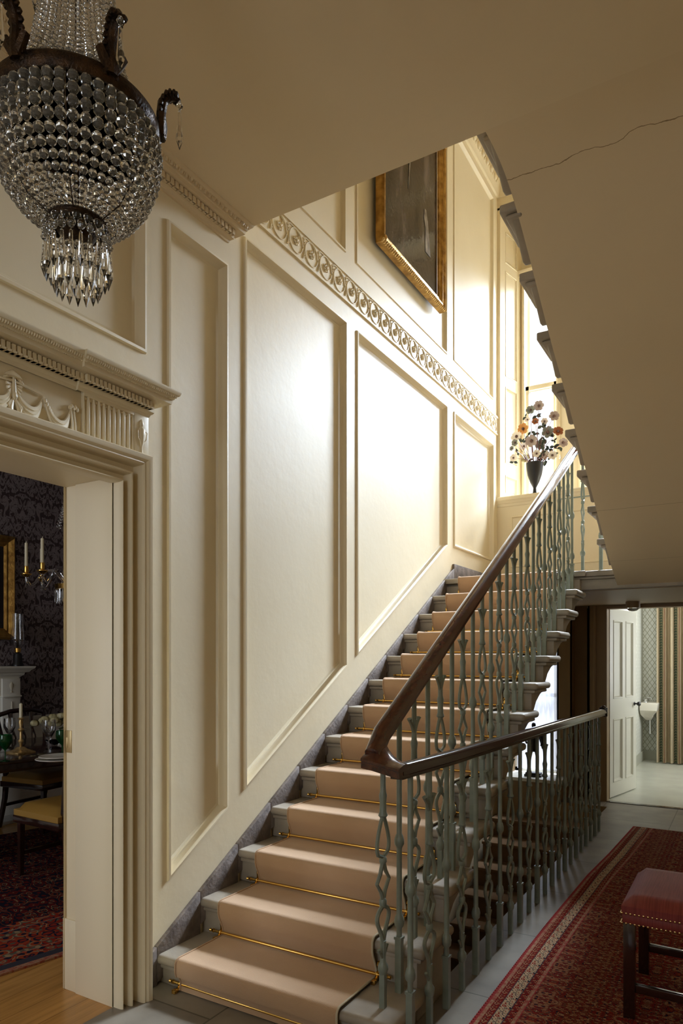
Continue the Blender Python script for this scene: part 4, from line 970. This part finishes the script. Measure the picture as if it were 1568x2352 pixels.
def cushion(mb, x0, x1, y0, y1, z0, h, n=14, e=.05):
    g = []
    for i in range(n+1):
        for j in range(n+1):
            u, v_ = i/n, j/n; eu = min(u, 1-u)*(x1-x0)/e; ev = min(v_, 1-v_)*(y1-y0)/e
            k = (1-(1-min(1, eu))**3)*(1-(1-min(1, ev))**3); g.append((x0+(x1-x0)*u, y0+(y1-y0)*v_, z0+h*(.45+.45*k+.1*math.sin(PI*u)*math.sin(PI*v_))))
    f = [(i*(n+1)+j, (i+1)*(n+1)+j, (i+1)*(n+1)+j+1, i*(n+1)+j+1) for i in range(n) for j in range(n)]
    mb.add(g, f)
    ring = [(i, 0) for i in range(n)]+[(n, j) for j in range(n)]+[(n-i, n) for i in range(n)]+[(0, n-j) for j in range(n)]
    top = [g[i*(n+1)+j] for i, j in ring]; bot = [(p[0], p[1], z0) for p in top]; mb.loft([top, bot], cap=False)
    return mb
cushion(MB(), 0, 1, 0, 1, 0, 1)
b = cushion(MB(), -.006, SX+.006, -.006, SY+.006, SH+.026, .075, e=.035); b.build('seat', m_redfab, sl_, smooth=70)
m_nail = mat('brass_nail', (.62, .42, .18), .25, 1)
b = MB()
for zz in (SH-.006, SH+.032):
    i = 0
    while i*.0155 < SX+.008: b.ball((-.004+i*.0155, -.008, zz), .0048, 6, 4, (1, .7, 1)); i += 1
    i = 0
    while i*.0155 < SY+.008: b.ball((-.008, -.004+i*.0155, zz), .0048, 6, 4, (.7, 1, 1)); i += 1
o = b.build('nail_trim', m_nail, sl_); o['kind'] = 'stuff'

# small ceiling lamp under the landing
cl = thing('ceiling_lamp', 'small round glass ceiling lamp fixed under the stone landing', 'ceiling lamp', (1.29, 6.75, LZ-.145))
b = MB(); b.lathe([(0, 0), (.062, 0), (.062, -.055), (.056, -.058), (0, -.058)], seg=24); b.build('cap', m_dim, cl)
b = MB(); b.lathe([(.050, -.056), (.052, -.066), (.035, -.082), (.012, -.088), (0, -.088)], seg=20); b.build('glass', m_glass, cl)
# bathroom door leaf
bd = thing('door_1', 'cream four-panel door standing open into the bathroom', 'door', (1.018, 7.20, FZ+.012), 0)
dv = Vector((.150, .706)).normalized(); ang = math.atan2(dv.y, dv.x); bd.rotation_euler = (0, 0, ang)
DW, DH = .72, 1.885
pan = [(.085, .14, .335, .78), (.415, .14, DW-.085, .78), (.085, .98, .335, DH-.11), (.415, .98, DW-.085, DH-.11)]
b = MB()
for sgn in (0, 1):
    fn = (lambda a, c_, h=0: (a, -h, c_)) if sgn == 0 else (lambda a, c_, h=0: (a, .036+h, c_))
    hs = [[(p[0], p[1]), (p[2], p[1]), (p[2], p[3]), (p[0], p[3])] for p in pan]
    holed(b, [(0, 0), (DW, 0), (DW, DH), (0, DH)], hs, lambda a, c_: fn(a, c_))
    for h_ in hs: panel(b, h_, fn, [(0, 0), (.004, .005), (.012, .004), (.020, -.012), (.026, -.016)])
b.add([(0, 0, 0), (0, .036, 0), (0, .036, DH), (0, 0, DH)], [(0, 1, 2, 3)]); b.add([(DW, 0, 0), (DW, .036, 0), (DW, .036, DH), (DW, 0, DH)], [(0, 1, 2, 3)])
b.add([(0, 0, DH), (DW, 0, DH), (DW, .036, DH), (0, .036, DH)], [(0, 1, 2, 3)]); b.add([(0, 0, 0), (DW, 0, 0), (DW, .036, 0), (0, .036, 0)], [(0, 1, 2, 3)])
b.build('leaf', m_white, bd, smooth=30, fix=False)
for s_ in (-1, 1):
    b = MB(); y0 = -.0 if s_ < 0 else .036
    b.lathe([(.020, 0), (.020, s_*.004), (.008, s_*.006), (.008, s_*.026), (.018, s_*.034), (.025, s_*.046), (.023, s_*.058), (.010, s_*.064), (0, s_*.065)], (DW-.055, y0, .905), 16, axis='y'); b.build('door_knob', m_black, bd)
bd['kind'] = 'structure'
# basin
bs = thing('wash_basin', 'white wall-hung wash basin against the trellis wallpaper', 'basin', (.965, 9.75, .0))
b = MB(); b.loft([[(x0, y0, z), (x1, y0, z), (x1, y1, z), (x0, y1, z)] for x0, x1, y0, y1, z in ((.05, .12, .2, .42, .60), (0, .16, .08, .46, .68), (0, .21, .0, .49, .74), (0, .22, -.01, .49, .84))]); b.build('bowl', m_china, bs, bevel=.012, seg=3)
b = MB(); b.tube([(.10, .30, .60), (.10, .30, .42), (.10, .46, .40)], .018, 10); b.build('waste_pipe', m_chrome, bs)
b = MB(); b.lathe([(.018, 0), (.014, .03), (.020, .045), (.0, .055)], (.06, .40, .84), 10); b.lathe([(.018, 0), (.014, .03), (.020, .045), (.0, .055)], (.06, .14, .84), 10); b.tube([(.05, .28, .84), (.06, .26, .90), (.12, .24, .90), (.13, .24, .87)], .010, 8); b.build('tap', m_chrome, bs)
# striped curtain
ct = MB(); rows = []
for z in (FZ+.015, .6, 1.2, 1.8, 2.4):
    rows.append([(1.155+1.0*i/320, 9.98-.060*math.cos(2*PI*(i/320)/.088)+.010*math.sin(i*.11), z) for i in range(321)])
ct.loft(rows, closed=False, cap=False)
tag(ct.build('striped_curtain', m_stripe, smooth=80), 'floor length green and brown striped curtain at the end of the bathroom', 'curtain')
bl = thing('bathroom_ceiling_lamp', 'white glass ceiling light glimpsed above the striped curtain', 'ceiling lamp', (1.33, 8.9, 2.45))
b = MB(); b.lathe([(0, 0), (.10, 0), (.12, -.06), (.09, -.10), (0, -.12)], seg=24); b.build('shade', m_china, bl)
pl_ = bpy.data.lights.new('bathroom_lamp_light', 'POINT'); pl_.energy = 8; pl_.shadow_soft_size = .12; pl_.color = (1, .98, .92)
po = bpy.data.objects.new('bathroom_lamp_light', pl_); C.objects.link(po); po.location = (1.33, 8.9, 2.18)

# ================================================================== HALL CHANDELIER
HX, HY = .7656, 1.1243
ch = thing('bead_chandelier', 'large crystal bead chandelier with bronze hoop hanging over the hall', 'chandelier', (HX, HY, 0))
b = MB(); b.lathe([(.183, 2.752), (.193, 2.748), (.199, 2.756), (.199, 2.778), (.193, 2.786), (.184, 2.782), (.183, 2.752)], seg=64); b.build('hoop', m_bronze, ch)
b = MB(); b.lathe([(.064, 2.505), (.071, 2.503), (.072, 2.522), (.064, 2.524), (.064, 2.505)], seg=40)
b.lathe([(0, 2.47), (.035, 2.475), (.05, 2.50), (.02, 2.52), (0, 2.52)], seg=20); b.build('lower_hoop', m_bronze, ch)
b = MB(); b.tube([(0, 0, 2.5), (0, 0, CZ)], .006, 8)
for q in range(6):
    a = 2*PI*q/6+.25; b.tube([(.19*math.cos(a), .19*math.sin(a), 2.76), (.190*math.cos(a), .190*math.sin(a), 2.69), (.162*math.cos(a), .162*math.sin(a), 2.60), (.12*math.cos(a), .12*math.sin(a), 2.542), (.068*math.cos(a), .068*math.sin(a), 2.515)], .0018, 5)
b.lathe([(.07, 3.30), (.085, 3.30), (.085, 3.33), (.07, 3.33)], seg=24); b.lathe([(0, CZ), (.05, CZ), (.045, CZ-.02), (.01, CZ-.04), (0, CZ-.04)], seg=20)
b.build('bronze_frame', m_bronze, ch)
def bead_line(prof, nst, k=1.03):
    # walk down a profile (r, z) placing beads as wide as their share of the circumference
    b = MB(); L = [Vector((r, z)) for r, z in prof]; d = 0; tot = sum((L[i+1]-L[i]).length for i in range(len(L)-1))
    def at(s):
        for i in range(len(L)-1):
            q = (L[i+1]-L[i]).length
            if s <= q or i == len(L)-2: return L[i].lerp(L[i+1], min(1, s/q))
            s -= q
    cnt = 0
    while d < tot:
        p = at(d); r = max(.003, PI*p.x/nst*k); d += r
        if d > tot: break
        p = at(d); r = max(.003, PI*p.x/nst*k)
        b.ball((p.x, 0, p.y), r, 8, 5, (1, 1, .96)); d += r; cnt += 1
    return b
NB = 44
bp = [(.188, 2.748), (.194, 2.70), (.187, 2.655), (.166, 2.60), (.135, 2.555), (.100, 2.530), (.070, 2.520)]
o = bead_line(bp, NB).build('bead_strand', m_glassb, ch, smooth=0)
for i in range(1, NB):
    c_ = o.copy(); C.objects.link(c_); c_.parent = ch; c_.rotation_euler = (0, 0, 2*PI*i/NB)
NT = 40
tp = [(.176, 2.788), (.150, 2.815), (.125, 2.86), (.105, 2.92), (.092, 3.0), (.083, 3.10), (.078, 3.20), (.076, 3.30)]
o = bead_line(tp, NT, 1.0).build('bead_strand', m_glassb, ch, smooth=0)
for i in range(1, NT):
    c_ = o.copy(); C.objects.link(c_); c_.parent = ch; c_.rotation_euler = (0, 0, 2*PI*i/NT)
# swag of large beads riding on the hoop
def drop(mb, c, L=.095, r=.008, seg=6):
    x, y, z = c
    mb.ball((x, y, z-.009), .009, 6, 4); mb.tube([(x, y, z), (x, y, z-.025)], .001, 4)
    mb.lathe([(.0015, -.022), (r*.45, -.024), (r*.62, -.03-L*.2), (r, -.022-L*.72), (.0005, -.022-L)], (x, y, z), seg); return mb
camdir = math.atan2(0-HY, CAMX-HX)
lf = None
for q in range(6):
    a = camdir+R(21)+q*PI/3
    if lf is None:
        lf = thing('scroll_arm', '', 'arm', (0, 0, 0)); del lf['label'], lf['category']
        lf.parent = ch
        P3 = [(.198, 0, 2.765), (.204, 0, 2.79), (.201, 0, 2.825), (.205, 0, 2.855), (.220, 0, 2.876), (.238, 0, 2.876), (.247, 0, 2.866)]
        b = MB(); b.tube(P3, [.016, .013, .012, .013, .013, .010, .005], 8)
        for i_ in range(11):
            t = i_/10*5.4; j = int(t); x = P3[j][0]+(P3[j+1][0]-P3[j][0])*(t-j); z = P3[j][2]+(P3[j+1][2]-P3[j][2])*(t-j)
            for s_ in (-1, 1): b.ball((x-.002, s_*.012, z), .0085, 6, 4, (.8, 1.1, 1))
        for s_ in (-1, 1): b.tube([(.20, s_*.004, 2.775), (.202, s_*.018, 2.795), (.203, s_*.028, 2.812)], [.014, .012, .011], 6)
        b.build('acanthus_leaf', m_bronze, lf)
        b = MB(); drop(b, (.247, 0, 2.864), .10, .0095); b.build('crystal_drop', m_glass, lf, smooth=0)
        lf.rotation_euler = (0, 0, a)
    else: dup(lf, ch, rz=a)
b = MB()
for i in range(18):
    a = 2*PI*i/18; b.ball((.074*math.cos(a), .074*math.sin(a), 2.497), .0115, 7, 5); b.ball((.070*math.cos(a+.17), .070*math.sin(a+.17), 2.482), .0115, 7, 5)
b.build('crystal_buttons', m_glass, ch, smooth=0)
dr = MB(); drop(dr, (.076, 0, 2.482), .085, .0088); o1 = dr.build('crystal_drop', m_glass, ch, smooth=0)
for i in range(1, 22):
    c_ = o1.copy(); C.objects.link(c_); c_.parent = ch; c_.rotation_euler = (0, 0, 2*PI*i/22)
dr = MB(); drop(dr, (.052, 0, 2.450), .090, .0085); o1 = dr.build('crystal_drop', m_glass, ch, smooth=0)
for i in range(1, 16):
    c_ = o1.copy(); C.objects.link(c_); c_.parent = ch; c_.rotation_euler = (0, 0, 2*PI*i/16+.1)
dr = MB(); drop(dr, (.098, 0, 3.10), .085, .0075); o1 = dr.build('crystal_drop', m_glass, ch, smooth=0)
for i in range(1, 8):
    c_ = o1.copy(); C.objects.link(c_); c_.parent = ch; c_.rotation_euler = (0, 0, 2*PI*i/8+.35)
o1.rotation_euler = (0, 0, .35)
# ================================================================== DINING ROOM
DI = True
# fireplace
fp = thing('chimneypiece', 'white carved fireplace with black marble slips in the dining room', 'fireplace', (0, 0, 0))
X0 = FX
cy_, hw = 2.77, 1.0       # centre and half width of the surround
b = MB()
for s_ in (-1, 1):
    a, c_ = sorted((cy_+s_*hw, cy_+s_*(hw-.17))); b.box(X0, X0+.16, a, c_, FZ, 1.255); b.box(X0, X0+.18, a-.01, c_+.01, FZ, .16); b.box(X0, X0+.175, a-.006, c_+.006, 1.09, 1.105)
b.box(X0, X0+.14, cy_-hw, cy_+hw, 1.10, 1.255)
b.build('surround', m_white, fp, bevel=.003)
b = MB(); strip(b, [(.14, 1.255), (.15, 1.27), (.17, 1.285), (.175, 1.305), (.20, 1.31), (.215, 1.33), (.235, 1.345), (.24, 1.362), (0, 1.362)], lambda o, z: [(X0, cy_-hw-o+.14, z), (X0+o, cy_-hw-o+.14, z), (X0+o, cy_+hw+o-.14, z), (X0, cy_+hw+o-.14, z)]); b.build('mantel_shelf', m_white, fp, smooth=30)
b = MB(); e = hw-.17; b.box(X0, X0+.10, cy_+e-.19, cy_+e, FZ, 1.10); b.box(X0, X0+.10, cy_-e, cy_-e+.19, FZ, 1.10); b.box(X0, X0+.10, cy_-e, cy_+e, .92, 1.10); b.box(X0-.0, X0+.02, cy_-e, cy_+e, FZ, .95); b.build('marble_slips', m_marble, fp)
b = MB()
strip(b, [(0, .10), (0, .125), (.018, .13), (.03, .115), (.03, .10)], lambda a, h: [(X0+h, cy_-e-a+.02, FZ), (X0+h, cy_-e-a+.02, 1.085+a), (X0+h, cy_+e+a-.02, 1.085+a), (X0+h, cy_+e+a-.02, FZ)])
b.build('inner_moulding', m_white, fp)
b = MB(); yy = cy_+hw-.085
for s_ in (-1, 1):
    yq = cy_+s_*(hw-.085)
    b.lathe([(z_*1.5, h) for z_, h in ((0, 0), (.01, 0), (.004, .02), (.012, .05), (.014, .07), (.004, .09), (0, .1))], (X0+.16, yq, 1.13), 10, scale=(.5, 1))
    b.tube([(X0+.165, yq, 1.05), (X0+.165, yq, .70)], [.006, .002], 5)
    for q in range(6): b.ball((X0+.163, yq, .75+.05*q), .010, 6, 4)
for k in range(-2, 3):
    c0 = cy_+k*.29
    b.tube([(X0+.145, c0-.12, 1.225), (X0+.148, c0-.08, 1.155), (X0+.148, c0, 1.13), (X0+.148, c0+.08, 1.155), (X0+.145, c0+.12, 1.225)], [.004, .007, .009, .007, .004], 6)
    for q in range(8):
        a = 2*PI*q/8; b.ball((X0+.143, c0+.016*math.cos(a), 1.20+.016*math.sin(a)), .007, 5, 4)
b.build('carved_ornament', mat('soft_ivory', (.62, .56, .44), .5), fp)
b = MB(); b.box(X0, -3.16, cy_-1.2, cy_+1.2, FZ, FZ+.03); b.box(X0, -3.42, cy_-.66, cy_+.66, FZ+.03, FZ+.18); b.build('hearth', m_grate, fp, bevel=.004)
# painting over the fireplace
pd = thing('dark_portrait', 'dark picture in a wide gilt frame above the dining room fireplace', 'painting', (0, 0, 0))
a0, a1, c0, c1 = 1.9, 3.80, 1.60, 2.53
b = MB(); strip(b, [(0, 0), (0, .04), (.02, .06), (.035, .05), (.06, .03), (.08, .035), (.10, .02)], lambda q, h: [(FX+h, a0+q, c0+q), (FX+h, a1-q, c0+q), (FX+h, a1-q, c1-q), (FX+h, a0+q, c1-q), (FX+h, a0+q, c0+q)]); b.build('frame', m_gilt, pd, smooth=35, fix=False)
b = MB(); b.add([(FX+.02, a0+.09, c0+.09), (FX+.02, a1-.09, c0+.09), (FX+.02, a1-.09, c1-.09), (FX+.02, a0+.09, c1-.09)], [(0, 1, 2, 3)]); b.build('canvas', mat('black_brown_canvas', (.015, .011, .012), .4), pd, smooth=0)
# hurricane candle lamp on the mantel
hl = thing('storm_candlestick', 'candle in a tall glass shade on a black stand on the mantelpiece', 'candlestick', (-3.42, 3.77, 1.362))
b = MB(); b.lathe([(0, 0), (.05, 0), (.05, .015), (.04, .03), (.036, .10), (.03, .115), (0, .115)], seg=18); b.build('stand', m_black, hl)
b = MB(); b.lathe([(0, .115), (.012, .115), (.025, .125), (.028, .16), (.012, .165), (0, .165)], seg=14); b.build('candle_cup', m_brass, hl)
b = MB(); b.lathe([(.028, .16), (.058, .20), (.060, .26), (.050, .36), (.050, .47), (.0485, .47), (.0485, .36), (.0585, .26), (.0565, .20), (.028, .163)], seg=24); b.build('glass_shade', m_glass, hl)
b = MB(); b.lathe([(0, .16), (.009, .16), (.009, .40), (0, .41)], seg=10); b.build('candle', m_wax, hl)
# rug
dg = thing('dining_rug', 'dark red and navy patterned rug under the dining table', 'rug', (-.60, 1.98, FZ), R(0))
d_ = Vector((-.581+.651, 2.128-1.827)).normalized()
dg.rotation_euler = (0, 0, math.atan2(d_.y, d_.x)-PI/2)
b = MB()
for (a0_, a1_, mi) in ((0, .035, 0), (.035, .085, 1), (.085, .16, 2), (.16, .168, 3), (.168, .46, 2), (.468, .476, 3), (.476, .56, 2), (.46, .468, 1), (.56, 2.5, 4)):
    b.box(-.0-a1_, -a0_, -1.9, 2.3, .0005, .010, mi)
b.build('pile', [m_rugl2, m_rugl3, m_drugb, m_rugl2, m_drugf], dg, smooth=0)
# table
TX0, TX1 = -3.02, -1.82
tb = thing('dining_table', 'polished dark mahogany dining table laid with glasses and plates', 'table', (-2.42, 3.2, FZ), R(-10))
b = MB(); b.box(-.58, .58, -1.7, 1.7, .715, .740); b.build('table_top', m_mahd, tb, bevel=.008, seg=3)
b = MB(); b.box(-.50, .50, -1.55, 1.55, .650, .715); b.build('frieze', m_mahd, tb, bevel=.003)
for yy in (-.95, .95):
    b = MB(); b.lathe([(0, .16), (.07, .16), (.085, .20), (.06, .24), (.075, .27), (.055, .30), (.095, .34), (.10, .37), (.06, .40), (.085, .43), (.05, .45), (.045, .64), (.07, .65), (0, .65)], (.0+.28, yy, 0), 20); b.build('pedestal', m_mahd, tb)
    for s_ in ((1, 0), (-1, 0), (0, 1), (0, -1)):
        b = MB(); b.tube([(.28+s_[0]*.05, yy+s_[1]*.05, .21), (.28+s_[0]*.20, yy+s_[1]*.20, .17), (.28+s_[0]*.38, yy+s_[1]*.38, .05), (.28+s_[0]*.42, yy+s_[1]*.42, .03)], [.04, .035, .025, .02], 8); b.build('leg', m_mahd, tb)
# chairs
def chair(loc, rz, label):
    t = thing('dining_chair', label, 'chair', loc, rz, 'dining chairs')
    b = cushion(MB(), -.25, .25, -.22, .24, .40, .085, 10, .05); b.build('seat', m_yellow, t, smooth=60)
    b = MB(); b.box(-.255, .255, -.235, .245, .355, .402); b.build('seat_rail', m_mahd, t, bevel=.004)
    for s_ in (-1, 1):
        b = MB(); b.tube([(s_*.22, .21, 0), (s_*.215, .215, .38)], [.018, .024], 4, rot=PI/4); b.build('leg', m_mahd, t)
        b = MB(); b.tube([(s_*.20, -.31, 0), (s_*.205, -.24, .25), (s_*.205, -.22, .42), (s_*.215, -.25, .70), (s_*.235, -.30, .93)], [.018, .022, .024, .019, .017], 4, rot=PI/4); b.build('stile', m_mahd, t)
        for yy in (-.05,): pass
    b = MB(); b.tube([(-.27, -.315, .905), (-.20, -.305, .935), (-.11, -.305, .955), (0, -.305, .96), (.11, -.305, .955), (.20, -.305, .935), (.27, -.315, .905)], [.010, .020, .022, .022, .022, .020, .010], 6); b.build('crest_rail', m_mahd, t)
    for x in (-.10, 0, .10):
        b = MB(); b.tube([(x, -.225, .43), (x-.02, -.24, .60), (x-.018, -.262, .74), (x, -.28, .80), (x*1.05, -.30, .94)], [.008, .007, .007, .014, .018], 5)
        b.tube([(x, -.225, .43), (x+.02, -.24, .60), (x+.018, -.262, .74), (x, -.28, .80)], [.008, .007, .007, .010], 5); b.build('splat', m_mahd, t)
    b = MB(); b.box(-.20, .20, .20, .22, .14, .165); b.build('stretcher', m_mahd, t)
    b = MB(); b.box(-.20, .20, -.27, -.25, .18, .205); b.build('stretcher', m_mahd, t)
    return t
chair((-1.60, 2.93, FZ), R(88), 'mahogany dining chair with yellow seat tucked in on the doorway side of the table')
chair((-2.84, 3.64, FZ), R(-84), 'mahogany dining chair with slatted back on the fireplace side of the table')
# things on the table
TZ = FZ+.740
def onT(px, py):
    a = R(YAW); s, c = math.sin(a), math.cos(a); r = (px-784)/1568; d = (c*r-s, s*r+c, (1510-py)/1568); k = (TZ-CAMZ)/d[2]
    return (CAMX+k*d[0], k*d[1], TZ)
def wineglass(px, py, m, label, h=.17, r=.036, grp=None):
    t = thing('wine_glass', label, 'glass', onT(px, py), 0, grp)
    b = MB(); b.lathe([(0, .0), (.032, 0), (.030, .003), (.004, .010), (.0035, h*.38), (.006, h*.42), (.020, h*.50), (r, h*.70), (r*1.02, h*.82), (r*.95, h), (r*.91, h), (r*.97, h*.82), (r*.95, h*.71), (.016, h*.52), (0, h*.47)], seg=20); b.build('bowl', m, t); return t
wineglass(12, 1748, m_greeng, 'green wine glass at the left end of the laid table beside the candlestick', .17, .042)
wineglass(143, 1735, m_greeng, 'green wine glass beside the white plates near the door frame', .17, .042)
wineglass(22, 1718, m_glass, 'tall clear goblet behind the left green glass', .22, .040)
wineglass(112, 1733, m_glass, 'tall clear goblet between the candlestick and the white plates', .24, .045)
cs = thing('table_candlestick', 'gilt square-based candlestick with a cream candle on the dining table', 'candlestick', onT(48, 1730))
b = MB(); b.loft([[(-s, -s, z), (s, -s, z), (s, s, z), (-s, s, z)] for s, z in ((.068, 0), (.068, .012), (.055, .018), (.03, .030), (.018, .045))])
b.lathe([(.008, .04), (.012, .07), (.020, .085), (.010, .10), (.009, .15), (.022, .165), (.010, .18), (.016, .215), (.012, .235), (.024, .243), (.012, .25)], seg=14); b.build('stick', m_goldl, cs, bevel=.001)
b = MB(); b.lathe([(0, .245), (.012, .245), (.011, .345), (.003, .35), (0, .352)], seg=12); b.build('candle', m_wax, cs)
pl = thing('plate', 'white dinner plate set at the dining table edge', 'plate', onT(132, 1748), 0, 'dinner plates')
b = MB(); b.lathe([(0, .004), (.06, .004), (.065, 0), (.075, .002), (.135, .016), (.133, .020), (.075, .008), (0, .008)], seg=36); b.build('dish', m_china, pl)
p0 = onT(132, 1748); pl['label'] = 'white dinner plate on the table by the door frame, lower of the stacked pair'
p2 = dup(pl, loc=(p0[0], p0[1], p0[2]+.016)); p2['label'] = 'white dinner plate on the table by the door frame, upper of the stacked pair'; p2.scale = (.85, .85, 1)
b = MB()
nk = MB(); nk.loft([[(-.05, -.03, 0), (.05, -.03, 0), (.05, .03, 0), (-.05, .03, 0)], [(-.04, -.02, .02), (.045, -.02, .016), (.04, .025, .02), (-.04, .02, .018)]])
q = onT(97, 1712); q = (q[0], q[1], q[2]+.075)
# crystal salt / flower bowl
fb = thing('rose_centrepiece', 'bowl of cream and yellow roses in the middle of the dining table', 'flowers', onT(126, 1712))
b = MB(); b.lathe([(0, 0), (.05, 0), (.07, .05), (.075, .11), (.072, .11), (.066, .05), (0, .01)], seg=20); b.build('bowl', m_glass, fb)
m_rose = mat('cream_roses', (.50, .44, .26), .6, col2=(.36, .30, .13), nscale=20); m_rleaf = mat('rose_leaf', (.05, .07, .03), .6)
for i in range(12):
    a = i*2.4; rr = .03+.075*((i*37 % 10)/10); p = (rr*1.3*math.cos(a), rr*1.5*math.sin(a), .17+.06*((i*53 % 10)/10)); b = MB()
    for q_ in range(5): b.ball((p[0]+.010*math.cos(q_*1.3), p[1]+.010*math.sin(q_*1.3), p[2]), .024, 7, 5)
    b.build('rose', m_rose, fb)
for i in range(18):
    a = i*2.1; rr = .05+.09*((i*29 % 10)/10); b = MB(); p = Vector((rr*math.cos(a), rr*1.5*math.sin(a), .11+.10*((i*31 % 10)/10))); d0 = Vector((math.cos(a), math.sin(a), .3)); sd = Vector((-math.sin(a), math.cos(a), 0))
    b.loft([[tuple(p+d0*.06*t-sd*.06*w_), tuple(p+d0*.06*t+sd*.06*w_)] for t, w_ in ((0, .05), (.4, .3), (.8, .2), (1.1, .01))], closed=False, cap=False); b.build('leaf', m_rleaf, fb)
# crystal chandelier over the table
dc = thing('dining_chandelier', 'crystal chandelier with gilt candle arms hanging over the dining table', 'chandelier', (-2.15, 3.42, 0))
b = MB(); b.tube([(0, 0, 2.25), (0, 0, 3.4)], .006, 6); b.lathe([(.155, 1.945), (.168, 1.95), (.168, 1.985), (.155, 1.99), (.155, 1.945)], seg=24); b.lathe([(.0, 1.98), (.02, 1.98), (.015, 2.1), (.03, 2.2), (.01, 2.3), (0, 2.3)], seg=16); b.build('gilt_ring', m_brass, dc)
pr0 = MB(); pr0.lathe([(0, 1.84), (.004, 1.85), (.007, 1.88), (.004, 1.945), (0, 1.945)], (.165, 0, 0), 6); o1 = pr0.build('crystal_drop', m_glass, dc, smooth=0)
for i in range(1, 36):
    c_ = o1.copy(); C.objects.link(c_); c_.parent = dc; c_.rotation_euler = (0, 0, 2*PI*i/36)
s0 = MB()
for i in range(26): s0.ball((.15-.09*math.sin(PI*.5*i/25), 0, 2.42+.022*i), .0085, 6, 4)
o1 = s0.build('bead_strand', m_glassb, dc, smooth=0)
for i in range(1, 14):
    c_ = o1.copy(); C.objects.link(c_); c_.parent = dc; c_.rotation_euler = (0, 0, 2*PI*i/14)
s0 = MB()
for i in range(16): s0.ball((.15-.07*math.sin(PI*i/15)**2*1.0, 0, 2.40-.008*i), .009, 6, 4)
ar = bpy.data.objects.new('candle_arm', None); C.objects.link(ar); ar.parent = dc
b = MB(); b.tube([(.10, 0, 2.0), (.17, 0, 2.09), (.24, 0, 2.08), (.30, 0, 1.99), (.33, 0, 1.97), (.355, 0, 2.0), (.36, 0, 2.03)], .010, 8); b.build('glass_arm', m_glass, ar)
b = MB(); b.lathe([(0, 2.02), (.010, 2.03), (.038, 2.05), (.038, 2.055), (.012, 2.057), (.017, 2.07), (.016, 2.11), (0, 2.11)], (.36, 0, 0), 14); b.build('drip_pan', m_brass, ar)
b = MB(); b.lathe([(0, 2.10), (.012, 2.10), (.011, 2.28), (.003, 2.285), (0, 2.30)], (.36, 0, 0), 10); b.build('candle', m_wax, ar)
b = MB(); drop(b, (.36, 0, 2.03), .06, .007); b.build('crystal_drop', m_glass, ar, smooth=0)
for i in range(1, 8): dup(ar, dc, rz=2*PI*i/8+R(100))
ar.rotation_euler = (0, 0, R(100))
